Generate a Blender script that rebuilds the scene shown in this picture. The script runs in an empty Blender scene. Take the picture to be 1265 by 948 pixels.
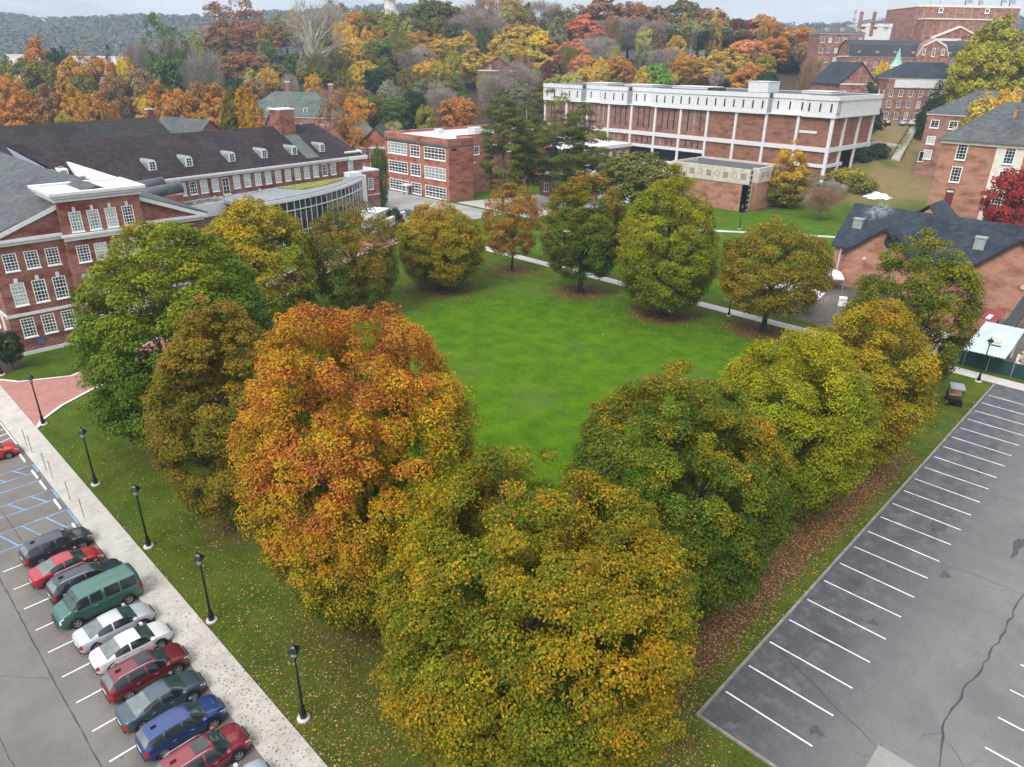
import bpy, math, random
import numpy as np
from mathutils import Vector, Matrix
S = bpy.context.scene
COL = S.collection
rnd = random.Random(7)
RX = math.radians

# ---------------------------------------------------------------- camera (world: +X and +Y run along the two kerbs)
H = 33.0
FPX, PIT, ROL, YAW = 880.0, RX(24.43), RX(.85), RX(45.86)
CX, CY = 632.5, 474.0
_c, _s = math.cos(PIT), math.sin(PIT)
_m = Matrix(((math.cos(YAW), math.sin(YAW), 0), (-math.sin(YAW), math.cos(YAW), 0), (0, 0, 1)))
_fw, _rt, _up = Vector((0, _c, -_s)), Vector((1, 0, 0)), Vector((0, _s, _c))
VR = _m @ (_rt*math.cos(ROL)+_up*math.sin(ROL))
VU = _m @ (_up*math.cos(ROL)-_rt*math.sin(ROL))
VF = _m @ _fw
FH = Vector((math.sin(YAW), math.cos(YAW)))          # ground heading
def ray(px, py): return VF + VR*((px-CX)/FPX) - VU*((py-CY)/FPX)
def G(px, py, z=0.0):                                 # where a sight line meets the level z
    d = ray(px, py); t = (z-H)/d.z
    return Vector((d.x*t, d.y*t, z))
def D(px, py, f):                                     # the point of a sight line at ground distance f
    d = ray(px, py); t = f/(d.x*FH.x+d.y*FH.y)
    return Vector((d.x*t, d.y*t, H+d.z*t))
cam = bpy.data.cameras.new('camera'); co = bpy.data.objects.new('camera', cam); COL.objects.link(co)
cam.sensor_width = 36; cam.lens = FPX/1265*36; cam.clip_start = .5; cam.clip_end = 9000
co.matrix_world = Matrix(((VR.x, VU.x, -VF.x, 0), (VR.y, VU.y, -VF.y, 0), (VR.z, VU.z, -VF.z, H), (0, 0, 0, 1)))
S.camera = co

# ---------------------------------------------------------------- materials
def nt(name):
    m = bpy.data.materials.new(name); m.use_nodes = True
    n = m.node_tree.nodes; l = m.node_tree.links
    return m, n, l, n['Principled BSDF']
def mixc(n, l, a, b, f, mode='MIX'):
    x = n.new('ShaderNodeMix'); x.data_type = 'RGBA'; x.blend_type = mode
    for s, v in ((x.inputs[0], f), (x.inputs[6], a), (x.inputs[7], b)):
        if hasattr(v, 'is_linked') or hasattr(v, 'links'): l.new(v, s)
        elif isinstance(v, (int, float)): s.default_value = v
        else: s.default_value = (*v, 1)
    return x.outputs[2]
def noise(n, l, scale, detail=4, vec=None, rough=.6):
    x = n.new('ShaderNodeTexNoise'); x.inputs['Scale'].default_value = scale; x.inputs['Detail'].default_value = detail; x.inputs['Roughness'].default_value = rough
    if vec is not None: l.new(vec, x.inputs['Vector'])
    return x.outputs['Fac']
def ramp(n, l, f, a, b):
    x = n.new('ShaderNodeMapRange'); x.interpolation_type = 'SMOOTHSTEP'
    l.new(f, x.inputs[0]); x.inputs[1].default_value = a; x.inputs[2].default_value = b
    return x.outputs[0]
def mth(n, l, op, a, b=0.0):
    x = n.new('ShaderNodeMath'); x.operation = op
    for s, v in ((x.inputs[0], a), (x.inputs[1], b)):
        if hasattr(v, 'links'): l.new(v, s)
        else: s.default_value = v
    return x.outputs[0]
def pos(n, l, scale=(1, 1, 1)):
    g = n.new('ShaderNodeNewGeometry'); x = n.new('ShaderNodeVectorMath'); x.operation = 'MULTIPLY'
    l.new(g.outputs['Position'], x.inputs[0]); x.inputs[1].default_value = scale
    return x.outputs[0]
MATS = {}
def plain(name, c, rough=.6, var=.25, scale=1.2, metal=0.0, spec=.4, coat=0.0, obj=False):
    m, n, l, b = nt(name)
    if obj:
        tc = n.new('ShaderNodeTexCoord'); v = tc.outputs['Object']
    else: v = pos(n, l)
    f = noise(n, l, scale, 5, v)
    o = mixc(n, l, tuple(x*(1-var) for x in c), tuple(min(1, x*(1+var)) for x in c), ramp(n, l, f, .3, .7))
    l.new(o, b.inputs['Base Color'])
    b.inputs['Roughness'].default_value = rough; b.inputs['Metallic'].default_value = metal
    b.inputs['Specular IOR Level'].default_value = spec; b.inputs['Coat Weight'].default_value = coat
    MATS[name] = m
    return m
def brick(name, c, mortar=(.42, .38, .34), var=.35):
    m, n, l, b = nt(name)
    g = n.new('ShaderNodeNewGeometry'); sp = n.new('ShaderNodeSeparateXYZ'); l.new(g.outputs['Position'], sp.inputs[0])
    u = mth(n, l, 'ADD', sp.outputs[0], sp.outputs[1]); cb = n.new('ShaderNodeCombineXYZ'); l.new(u, cb.inputs[0]); l.new(sp.outputs[2], cb.inputs[1])
    t = n.new('ShaderNodeTexBrick'); l.new(cb.outputs[0], t.inputs['Vector'])
    t.inputs['Scale'].default_value = 1; t.inputs['Brick Width'].default_value = .45; t.inputs['Row Height'].default_value = .15; t.inputs['Mortar Size'].default_value = .014
    t.inputs['Color1'].default_value = (*[x*(1-var) for x in c], 1); t.inputs['Color2'].default_value = (*[min(1, x*(1+var)) for x in c], 1)
    t.inputs['Mortar'].default_value = (*mortar, 1)
    f = noise(n, l, .35, 6, pos(n, l, (1, 1, 2.5)))
    o = mixc(n, l, t.outputs['Color'], tuple(x*.62 for x in c), ramp(n, l, f, .4, .7))
    f2 = noise(n, l, 2.2, 3, pos(n, l, (1, 1, .18)))
    o = mixc(n, l, o, tuple(min(1, x*1.25+.02) for x in c), mth(n, l, 'MULTIPLY', ramp(n, l, f2, .5, .75), .4))
    l.new(o, b.inputs['Base Color']); b.inputs['Roughness'].default_value = .85; b.inputs['Specular IOR Level'].default_value = .2
    MATS[name] = m
def shingle(name, c, c2, rough=.75):
    m, n, l, b = nt(name)
    f = noise(n, l, .9, 6, pos(n, l, (1, 1, 3)), .75); f2 = noise(n, l, .14, 4, pos(n, l))
    w = n.new('ShaderNodeTexVoronoi'); w.inputs['Scale'].default_value = 2.2; l.new(pos(n, l, (1, 1, 2.2)), w.inputs['Vector'])
    o = mixc(n, l, c, c2, ramp(n, l, f, .35, .68))
    o = mixc(n, l, o, w.outputs['Color'], .06, 'OVERLAY')
    o = mixc(n, l, o, tuple(x*.6 for x in c), mth(n, l, 'MULTIPLY', ramp(n, l, f2, .5, .7), .6))
    f3 = noise(n, l, 1.7, 3, pos(n, l), .8); f4 = noise(n, l, .22, 3, pos(n, l, (1, 1, .25)))
    o = mixc(n, l, o, tuple(min(1, x*2.6+.02) for x in c2), mth(n, l, 'MULTIPLY', ramp(n, l, f3, .62, .76), .55))
    o = mixc(n, l, o, (c2[0]*1.1, c2[1]*1.35, c2[2]), mth(n, l, 'MULTIPLY', ramp(n, l, f4, .5, .7), .45))
    l.new(o, b.inputs['Base Color']); b.inputs['Roughness'].default_value = rough; b.inputs['Specular IOR Level'].default_value = .12
    MATS[name] = m
brick('brick_red', (.225, .062, .042)); brick('brick_school', (.33, .085, .05)); brick('brick_library', (.235, .092, .060), (.36, .25, .2), .18)
brick('brick_pale', (.36, .160, .098), (.5, .36, .3), .15); brick('brick_hill', (.255, .098, .068), var=.2); brick('brick_dark', (.17, .055, .04))
shingle('slate_purple', (.017, .012, .015), (.046, .034, .039)); shingle('slate_grey', (.055, .062, .070), (.105, .112, .120)); shingle('shingle_blue', (.018, .025, .036), (.042, .052, .068))
shingle('roof_mossy', (.020, .022, .020), (.048, .038, .038)); plain('lead_dark', (.06, .068, .08), .5, .25, 1.2); shingle('roof_dark', (.028, .030, .036), (.06, .062, .07)); shingle('roof_green', (.065, .085, .080), (.12, .135, .125)); shingle('roof_flat_dark', (.055, .058, .065), (.10, .10, .11))
shingle('roof_tan', (.10, .085, .072), (.17, .15, .13)); shingle('roof_pale', (.34, .34, .37), (.62, .62, .66)); shingle('roof_grey_brown', (.13, .12, .115), (.2, .185, .17))
plain('white_paint', (.60, .61, .63), .5, .08, 1.5); plain('white_wood', (.72, .74, .74), .55, .1, 2); plain('off_white', (.66, .62, .54), .7, .1, .8)
plain('precast', (.50, .46, .39), .8, .16, .7); plain('limestone', (.56, .55, .53), .8, .15, .9); plain('white_membrane', (.66, .67, .72), .7, .12, .35)
plain('dark_metal', (.02, .022, .026), .45, .3, 4); plain('black_paint', (.008, .009, .011), .35, .3, 4); plain('grey_metal', (.36, .38, .40), .4, .15, 2, .3); plain('lead_grey', (.20, .22, .245), .5, .22, 1.4)
plain('glass_dark', (.018, .025, .030), .06, .5, .45, spec=.6); plain('glass_rear', (.11, .135, .14), .05, .3, 1.1, spec=1.0); plain('glass_front', (.03, .055, .052), .05, .4, 1.3, spec=.9); plain('glass_teal', (.02, .045, .045), .06, .5, .5, spec=.6); plain('blind_pale', (.40, .47, .46), .25, .2, .9, spec=.5)  # rear car glass: base colour lightened to stand in for reflected sky
plain('blind_grey', (.25, .28, .30), .2, .35, .8, spec=.5); plain('dark_opening', (.012, .013, .015), .7); plain('rubber', (.012, .012, .013), .8, .3, 5); plain('concrete', (.42, .41, .39), .85, .2, .9)
plain('rim_alloy', (.42, .43, .45), .3, .15, 6, .7, obj=True); plain('lamp_glass', (.30, .31, .33), .3, .05); plain('headlight_lens', (.55, .58, .62), .12, .1, 6, spec=.7, obj=True); plain('taillight_lens', (.28, .012, .015), .2, .2, 6, obj=True)
plain('copper_green', (.22, .45, .38), .6, .15); plain('teal_spire', (.055, .13, .125), .6, .2); plain('green_mesh', (.012, .045, .045), .8, .3, 3); plain('sheet_metal', (.42, .50, .58), .45, .12, .6, .2)
plain('maroon_sheet', (.19, .035, .038), .55, .2, .7); plain('plywood', (.55, .38, .17), .7, .2, 2); plain('tarp_blue', (.03, .12, .42), .5, .2); plain('tent_white', (.68, .70, .75), .6, .06)
plain('door_blue', (.05, .13, .26), .5, .15); plain('banner_red', (.115, .018, .024), .6, .12); plain('grille_black', (.01, .01, .011), .4, .2, 5, obj=True); plain('plate_white', (.55, .55, .55), .5, .1, 8, obj=True)
plain('chair_blue', (.03, .22, .45), .5, .2); plain('chair_yellow', (.50, .48, .08), .5, .2); plain('moss_roof', (.16, .17, .02), .9, .6, 1.8); plain('mud', (.16, .12, .09), .9, .3)
plain('stone_rubble', (.28, .26, .24), .9, .3, 2)
for nm_, c_ in (('paint_charcoal', (.030, .034, .048)), ('paint_red', (.33, .018, .028)), ('paint_navy', (.022, .028, .045)), ('paint_green', (.035, .115, .095)), ('paint_silver', (.42, .45, .50)), ('paint_white', (.70, .71, .72)),
    ('paint_maroon', (.135, .012, .022)), ('paint_slate', (.040, .066, .085)), ('paint_blue', (.012, .038, .155)), ('paint_wine', (.20, .018, .032)), ('paint_scarlet', (.50, .025, .015)), ('paint_ice', (.42, .50, .60)), ('paint_black', (.012, .012, .014))):
    plain(nm_, c_, .32, .07, 1.5, .25, .5, .8, obj=True)

# leaves: the colour of each leaf is stored on the mesh, multiplied by the object's own colour
def leafmat(name, tint=False, trans=.28):
    m, n, l, b = nt(name)
    a = n.new('ShaderNodeVertexColor'); a.layer_name = 'Col'
    o = a.outputs['Color']
    if tint:
        oi = n.new('ShaderNodeObjectInfo'); o = mixc(n, l, o, oi.outputs['Color'], 1.0, 'MULTIPLY')
    l.new(o, b.inputs['Base Color']); b.inputs['Roughness'].default_value = .55; b.inputs['Specular IOR Level'].default_value = .14
    t = n.new('ShaderNodeBsdfTranslucent'); l.new(o, t.inputs['Color'])
    x = n.new('ShaderNodeMixShader'); x.inputs[0].default_value = trans
    l.new(b.outputs[0], x.inputs[1]); l.new(t.outputs[0], x.inputs[2]); l.new(x.outputs[0], n['Material Output'].inputs[0])
    MATS[name] = m
leafmat('leaf'); leafmat('leaf_tinted', True); leafmat('fallen_leaf', False, .05)
def barkmat(name, c):
    m, n, l, b = nt(name)
    f = noise(n, l, 3, 6, pos(n, l, (1, 1, .25)))
    l.new(mixc(n, l, tuple(x*.55 for x in c), tuple(x*1.4 for x in c), ramp(n, l, f, .35, .65)), b.inputs['Base Color']); b.inputs['Roughness'].default_value = .9
    MATS[name] = m
barkmat('bark', (.075, .06, .048)); barkmat('bark_pale', (.42, .39, .35)); barkmat('bark_grey', (.15, .135, .125))

# ---------------------------------------------------------------- mesh building
class MB:
    def __init__(s): s.v = []; s.f = []; s.m = []
    def add(s, vs, fs, mi=0):
        o = len(s.v); s.v += [tuple(p) for p in vs]; s.f += [tuple(i+o for i in f) for f in fs]; s.m += [mi]*len(fs)
    def box(s, x0, x1, y0, y1, z0, z1, mi=0, M=None):
        vs = [Vector((x, y, z)) for z in (z0, z1) for y in (y0, y1) for x in (x0, x1)]
        if M is not None: vs = [M @ p for p in vs]
        s.add(vs, [(0, 2, 3, 1), (4, 5, 7, 6), (0, 1, 5, 4), (2, 6, 7, 3), (0, 4, 6, 2), (1, 3, 7, 5)], mi)
    def poly(s, pts, mi=0): s.add(pts, [tuple(range(len(pts)))], mi)
    def prism(s, pts, z0, z1, mi=0):                  # upright prism over a plan outline
        n = len(pts)
        s.add([(p[0], p[1], z0) for p in pts]+[(p[0], p[1], z1) for p in pts],
              [tuple(range(n-1, -1, -1)), tuple(range(n, 2*n))]+[(i, (i+1) % n, n+(i+1) % n, n+i) for i in range(n)], mi)
    def slab(s, pts, t, mi=0):                        # any flat outline, thickened downwards
        n = len(pts)
        s.add([tuple(p) for p in pts]+[(p[0], p[1], p[2]-t) for p in pts],
              [tuple(range(n)), tuple(range(2*n-1, n-1, -1))]+[(i, (i+1) % n, n+(i+1) % n, n+i) for i in range(n)], mi)
    def tube(s, path, rad, n=8, mi=0, cap=True):
        o = len(s.v); P = [Vector(p) for p in path]
        for i, p in enumerate(P):
            d = (P[min(i+1, len(P)-1)]-P[max(i-1, 0)]).normalized()
            a = d.orthogonal().normalized(); b = d.cross(a)
            for k in range(n):
                t = 2*math.pi*k/n
                s.v.append(tuple(p+(a*math.cos(t)+b*math.sin(t))*rad[i]))
        for i in range(len(P)-1):
            for k in range(n):
                s.f.append((o+i*n+k, o+i*n+(k+1) % n, o+(i+1)*n+(k+1) % n, o+(i+1)*n+k)); s.m.append(mi)
        if cap:
            s.f.append(tuple(range(o+n-1, o-1, -1))); s.m.append(mi)
            e = o+(len(P)-1)*n; s.f.append(tuple(range(e, e+n))); s.m.append(mi)
    def lathe(s, prof, n=16, mi=0, ax='z', c=(0, 0, 0)):
        o = len(s.v)
        for r, h in prof:
            for k in range(n):
                t = 2*math.pi*k/n; a, b = r*math.cos(t), r*math.sin(t)
                s.v.append((c[0]+a, c[1]+b, c[2]+h) if ax == 'z' else (c[0]+a, c[1]+h, c[2]+b))
        for i in range(len(prof)-1):
            for k in range(n): s.f.append((o+i*n+k, o+i*n+(k+1) % n, o+(i+1)*n+(k+1) % n, o+(i+1)*n+k)); s.m.append(mi)
        s.f.append(tuple(range(o+n-1, o-1, -1))); s.m.append(mi)
        e = o+(len(prof)-1)*n; s.f.append(tuple(range(e, e+n))); s.m.append(mi)
    def mesh(s, name, mats, smooth=False):
        me = bpy.data.meshes.new(name); me.from_pydata(s.v, [], s.f)
        for m in ([mats] if isinstance(mats, str) else mats): me.materials.append(MATS[m])
        me.polygons.foreach_set('material_index', s.m)
        if smooth: me.polygons.foreach_set('use_smooth', [True]*len(s.f))
        me.update(); return me
    def build(s, name, mats, parent=None, smooth=False, loc=None, rot=0):
        return link(name, s.mesh(name, mats, smooth), parent, loc, rot)
def link(name, data, parent=None, loc=None, rot=0):
    o = bpy.data.objects.new(name, data); COL.objects.link(o)
    if parent is not None: o.parent = parent
    if loc is not None: o.location = loc
    if rot: o.rotation_euler.z = rot
    return o
def tag(o, label=None, cat=None, group=None, kind=None):
    for k, v in (('label', label), ('category', cat), ('group', group), ('kind', kind)):
        if v: o[k] = v
    return o
def thing(name, label, cat, loc=(0, 0, 0), rot=0, group=None):
    return tag(link(name, None, None, loc, rot), label, cat, group)
def copy_tree(o, parent=None):
    c = o.copy(); COL.objects.link(c); c.parent = parent
    for ch in o.children: copy_tree(ch, c)
    return c
def cloud(name, V, nq, col, mat, parent=None):         # many loose quads (leaves) as one mesh; V is (4n,3), col (n,3)
    me = bpy.data.meshes.new(name); me.vertices.add(4*nq); me.vertices.foreach_set('co', V.astype(np.float32).ravel())
    me.loops.add(4*nq); me.loops.foreach_set('vertex_index', np.arange(4*nq, dtype=np.int32))
    me.polygons.add(nq); me.polygons.foreach_set('loop_start', np.arange(0, 4*nq, 4, dtype=np.int32)); me.polygons.foreach_set('loop_total', np.full(nq, 4, dtype=np.int32))
    me.update(calc_edges=True)
    a = me.color_attributes.new('Col', 'FLOAT_COLOR', 'POINT')
    C = np.ones((nq, 4, 4), np.float32); C[:, :, :3] = col[:, None, :]
    a.data.foreach_set('color', C.ravel())
    me.materials.append(MATS[mat])
    return me
def quads(P, N, size, g, asp=.62, fold=.18):           # leaf-shaped quads at P facing N
    n = len(P); N = N/np.linalg.norm(N, axis=1, keepdims=True)
    r = g.normal(size=(n, 3)); a = np.cross(N, r); a /= np.linalg.norm(a, axis=1, keepdims=True)+1e-9; b = np.cross(N, a)
    s = size[:, None]
    V = np.empty((n, 4, 3)); V[:, 0] = P-a*s*.5; V[:, 1] = P+b*s*asp*.5+N*s*fold-a*s*.06; V[:, 2] = P+a*s*.5; V[:, 3] = P-b*s*asp*.5+N*s*fold-a*s*.06
    return V.reshape(-1, 3)
EXPO = 0.92
# ---------------------------------------------------------------- trees
PROF = {'round': [(0, .42), (.12, .8), (.38, 1), (.65, .93), (.85, .62), (1, .12)], 'oval': [(0, .36), (.08, .7), (.32, 1), (.58, .92), (.8, .62), (1, .1)],
        'dome': [(0, .62), (.15, .95), (.42, 1), (.68, .84), (.88, .5), (1, .12)], 'egg': [(0, .5), (.12, .82), (.36, 1), (.62, .97), (.82, .76), (.94, .5), (1, .3)], 'vase': [(0, .25), (.25, .62), (.55, 1), (.78, .92), (1, .3)],
        'cone': [(0, .75), (.1, 1), (.45, .68), (.8, .28), (1, .04)], 'flame': [(0, .6), (.12, .95), (.35, 1), (.6, .75), (.85, .36), (1, .05)]}
def wob(g, k=5, f=1.0):
    W = g.normal(size=(k, 3))*f; ph = g.uniform(0, 6.28, k)
    return lambda P: np.sin(P @ W.T+ph).mean(axis=1)*1.6
def grad(stops, s): 
    x = np.linspace(0, 1, len(stops)); s = np.clip(s, 0, 1)
    return np.stack([np.interp(s, x, [c[i] for c in stops]) for i in range(3)], 1)
def make_crown(name, seed, r, h, zb, prof, ncl, nlv, ls, stops, hk=.0, off=.5, spread=.5, crs=.30, mat='leaf', kind='leafy', jag=.2):
    g = np.random.default_rng(seed); pr = PROF[prof]; hc = h-zb
    n1 = wob(g, 6, 2.2); n2 = wob(g, 6, .55/max(r, 1)*4); n3 = wob(g, 8, 1.9)
    # clump centres spread over the crown's envelope
    t = np.sqrt(g.uniform(0, 1, ncl*6))*.98 if prof in ('cone', 'flame') else g.uniform(.02, .97, ncl*6)
    if prof in ('cone', 'flame'): t = 1-t
    R = np.interp(t, [p[0] for p in pr], [p[1] for p in pr])
    keep = g.uniform(0, 1, len(t)) < (R+.15); t, R = t[keep][:ncl], R[keep][:ncl]; m = len(t)
    ph = np.arange(m)*2.39996+g.uniform(-.5, .5, m)
    d0 = np.stack([np.cos(ph), np.sin(ph), (t-.5)*1.6], 1)
    cr = r*crs*g.uniform(.65, 1.25, m)*(.6+.4*R)
    inner = g.uniform(0, 1, m) < .16
    fr = np.where(inner, g.uniform(.15, .6, m), g.uniform(.88, 1.01, m))
    Rr = np.maximum(R*r*(1+jag*n1(d0))-cr*.55, .05*r)*fr
    C = np.stack([np.cos(ph)*Rr, np.sin(ph)*Rr, zb+t*hc*(1+.05*n1(d0*1.7))-cr*.35*(t > .75)], 1)
    if kind == 'pine':
        C[:, 2] = zb+t*hc+g.uniform(-.3, .3, m); fl = .42
    else: fl = .74 if mat == 'leaf' else .95
    C[:, 2] = np.maximum(C[:, 2], zb+cr*.3)
    w = cr**2; w = np.maximum((w/w.sum()*nlv).astype(int), 4); ci = np.repeat(np.arange(m), w); n = len(ci)
    d = g.normal(size=(n, 3)); d /= np.linalg.norm(d, axis=1, keepdims=True); d[:, 2] = np.where((d[:, 2] < -.2) & (g.uniform(0, 1, n) < .6), -d[:, 2], d[:, 2])
    u = g.uniform(.25, 1, n)**.45
    bump = 1+.22*np.sin(d @ g.normal(size=(3,))*4+ci*1.7)
    P = C[ci]+d*(cr[ci]*u*bump)[:, None]*np.array([1, 1, fl])
    out = P-np.array([0, 0, zb+hc*.4]); out /= np.linalg.norm(out, axis=1, keepdims=True)+1e-6
    N = d*.55+out*.45+np.array([0, 0, .55])+g.normal(size=(n, 3))*.42
    if kind == 'bare':
        P = C[ci]+d*(cr[ci]*u)[:, None]; L = ls*g.uniform(.6, 1.5, n)
        a = out*.8+g.normal(size=(n, 3))*.55+np.array([0, 0, .5]); a /= np.linalg.norm(a, axis=1, keepdims=True)
        b = np.cross(a, g.normal(size=(n, 3))); b /= np.linalg.norm(b, axis=1, keepdims=True)
        V = np.empty((n, 4, 3)); wd = .035*ls/1.2
        V[:, 0] = P-b*wd; V[:, 1] = P+b*wd; V[:, 2] = P+a*L[:, None]+b*wd*.4; V[:, 3] = P+a*L[:, None]-b*wd*.4
        V = V.reshape(-1, 3)
    else:
        V = quads(P, N, ls*g.uniform(.65, 1.35, n), g, .3 if kind == 'pine' else .68)
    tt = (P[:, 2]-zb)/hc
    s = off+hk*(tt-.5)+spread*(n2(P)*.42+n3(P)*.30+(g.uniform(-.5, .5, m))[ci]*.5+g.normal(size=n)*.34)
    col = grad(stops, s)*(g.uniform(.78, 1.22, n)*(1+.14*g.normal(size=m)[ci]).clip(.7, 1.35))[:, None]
    me = cloud(name, V, n, np.clip(col, .004, .95), mat)
    return me, C, cr
def make_trunk(name, seed, r, h, zb, C, nl, tr, bark='bark', lean=.03, fork=.55):
    g = random.Random(seed); mb = MB(); top = zb+(h-zb)*fork
    k = 6; path = []; ax, ay = g.uniform(-lean, lean), g.uniform(-lean, lean)
    for i in range(k+1):
        z = -.25+(top+.25)*i/k; path.append((ax*z+.06*g.uniform(-1, 1)*(i > 0), ay*z+.06*g.uniform(-1, 1)*(i > 0), z))
    mb.tube(path, [tr*(1.5 if i == 0 else 1.06 if i == 1 else 1-.62*i/k) for i in range(k+1)], 9)
    idx = list(range(len(C))); g.shuffle(idx)
    for j in idx[:nl]:
        c = C[j]; z0 = min(top*.97, max(zb*.75, zb+(c[2]-zb)*g.uniform(.2, .55))); f = (z0+.25)/(top+.25)
        a = Vector((ax*z0, ay*z0, z0)); e = Vector(c)*.96; e.z = c[2]; mid = a.lerp(e, .5)+Vector((g.uniform(-.3, .3), g.uniform(-.3, .3), (e.z-a.z)*.08-.02*r))
        r0 = tr*(.5-.28*f); mb.tube([a, a.lerp(mid, .5)+Vector((0, 0, .1)), mid, mid.lerp(e, .55), e], [r0, r0*.8, r0*.6, r0*.38, r0*.14], 5, cap=False)
    return mb.mesh(name, bark, True)
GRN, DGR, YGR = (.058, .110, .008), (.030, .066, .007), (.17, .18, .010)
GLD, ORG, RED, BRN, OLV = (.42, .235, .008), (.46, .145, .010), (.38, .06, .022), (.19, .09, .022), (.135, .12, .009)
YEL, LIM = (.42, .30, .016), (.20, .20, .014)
HERO = []          # (x, y, radius) of the ring trees, used for the leaf litter
def ring_tree(name, label, x, y, zt, r, zb, prof, stops, nlv, ls, seed, ncl=70, hk=0., off=.5, spread=.5, tr=.34, crs=.3, nl=26, jag=.2, cat='tree', group='maples planted round the green', sc=1.04, gain=1.12):
    t = thing(name, label, cat, (x, y, 0), 0, group)
    stops = [(min(.6, c[0]*gain), min(.6, c[1]*gain), c[2]*.8) for c in stops]
    me, C, cr = make_crown('crown', seed, r*sc, zt, zb, prof, int(ncl*4.6), int(nlv*1.25*(1.7 if x < 50 and y < 50 else 1.25)), ls*.94*(.78 if x < 50 and y < 50 else .88), stops, hk, off, spread, crs*.53, jag=jag*.22)
    link('trunk', make_trunk('trunk', seed, r, zt, zb, C, nl, tr), t); link('crown', me, t)
    HERO.append((x, y, r)); return t
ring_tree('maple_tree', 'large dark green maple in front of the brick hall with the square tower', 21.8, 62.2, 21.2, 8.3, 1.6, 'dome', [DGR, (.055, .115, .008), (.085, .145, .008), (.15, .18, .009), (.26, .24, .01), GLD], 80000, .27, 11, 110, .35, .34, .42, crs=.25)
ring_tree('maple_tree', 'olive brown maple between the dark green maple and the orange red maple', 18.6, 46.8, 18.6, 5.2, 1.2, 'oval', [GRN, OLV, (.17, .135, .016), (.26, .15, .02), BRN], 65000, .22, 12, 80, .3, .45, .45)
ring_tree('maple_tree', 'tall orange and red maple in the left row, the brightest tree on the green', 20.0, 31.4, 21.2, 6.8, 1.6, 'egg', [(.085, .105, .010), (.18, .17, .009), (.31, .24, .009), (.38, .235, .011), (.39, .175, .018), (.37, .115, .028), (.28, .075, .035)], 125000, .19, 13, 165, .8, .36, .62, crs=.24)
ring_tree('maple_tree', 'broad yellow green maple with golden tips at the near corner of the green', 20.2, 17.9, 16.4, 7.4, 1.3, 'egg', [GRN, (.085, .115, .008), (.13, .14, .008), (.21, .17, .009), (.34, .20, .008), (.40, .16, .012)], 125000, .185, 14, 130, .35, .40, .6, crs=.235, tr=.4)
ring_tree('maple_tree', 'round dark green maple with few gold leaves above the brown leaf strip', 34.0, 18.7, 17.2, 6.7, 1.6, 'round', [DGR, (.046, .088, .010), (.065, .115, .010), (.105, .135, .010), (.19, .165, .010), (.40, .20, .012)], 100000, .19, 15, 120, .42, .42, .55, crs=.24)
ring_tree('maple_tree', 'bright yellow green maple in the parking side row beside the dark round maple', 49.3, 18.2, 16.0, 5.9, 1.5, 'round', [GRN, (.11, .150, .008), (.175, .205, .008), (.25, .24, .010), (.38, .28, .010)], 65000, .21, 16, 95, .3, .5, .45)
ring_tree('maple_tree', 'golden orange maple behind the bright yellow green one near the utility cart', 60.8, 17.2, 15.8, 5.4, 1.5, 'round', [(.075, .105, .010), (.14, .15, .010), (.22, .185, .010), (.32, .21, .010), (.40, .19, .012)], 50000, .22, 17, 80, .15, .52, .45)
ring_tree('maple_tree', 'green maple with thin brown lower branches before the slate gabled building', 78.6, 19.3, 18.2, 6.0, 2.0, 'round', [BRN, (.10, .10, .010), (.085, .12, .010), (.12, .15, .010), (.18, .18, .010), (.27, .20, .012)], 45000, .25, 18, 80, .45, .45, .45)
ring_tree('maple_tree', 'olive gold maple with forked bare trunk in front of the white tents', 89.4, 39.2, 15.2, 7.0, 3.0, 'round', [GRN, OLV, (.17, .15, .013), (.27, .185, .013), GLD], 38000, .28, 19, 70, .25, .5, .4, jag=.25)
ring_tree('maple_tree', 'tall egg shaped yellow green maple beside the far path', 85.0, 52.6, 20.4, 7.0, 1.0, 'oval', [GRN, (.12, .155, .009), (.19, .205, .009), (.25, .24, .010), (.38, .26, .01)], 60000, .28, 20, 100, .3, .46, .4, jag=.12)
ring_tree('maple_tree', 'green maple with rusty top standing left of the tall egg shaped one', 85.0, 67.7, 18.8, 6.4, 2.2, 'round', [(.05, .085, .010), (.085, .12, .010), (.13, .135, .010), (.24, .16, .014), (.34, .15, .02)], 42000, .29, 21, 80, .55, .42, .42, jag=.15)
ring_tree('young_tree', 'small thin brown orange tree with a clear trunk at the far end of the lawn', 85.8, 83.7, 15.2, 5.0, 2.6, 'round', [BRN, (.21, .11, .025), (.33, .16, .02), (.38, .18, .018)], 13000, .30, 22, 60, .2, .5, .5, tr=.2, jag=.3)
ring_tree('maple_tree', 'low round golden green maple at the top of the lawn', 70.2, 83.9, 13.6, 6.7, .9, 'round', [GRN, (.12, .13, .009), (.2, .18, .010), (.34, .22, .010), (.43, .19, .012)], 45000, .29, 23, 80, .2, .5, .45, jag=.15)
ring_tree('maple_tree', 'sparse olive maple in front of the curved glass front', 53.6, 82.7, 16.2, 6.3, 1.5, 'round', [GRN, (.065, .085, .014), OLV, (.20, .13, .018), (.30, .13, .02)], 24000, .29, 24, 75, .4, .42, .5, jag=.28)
ring_tree('maple_tree', 'yellow green maple between the dark green maple and the glass pavilion', 41.5, 86.3, 17.0, 7.5, 1.6, 'dome', [GRN, (.10, .135, .008), (.19, .19, .009), (.31, .235, .010), GLD], 48000, .3, 25, 85, .25, .5, .45, jag=.15)
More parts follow.
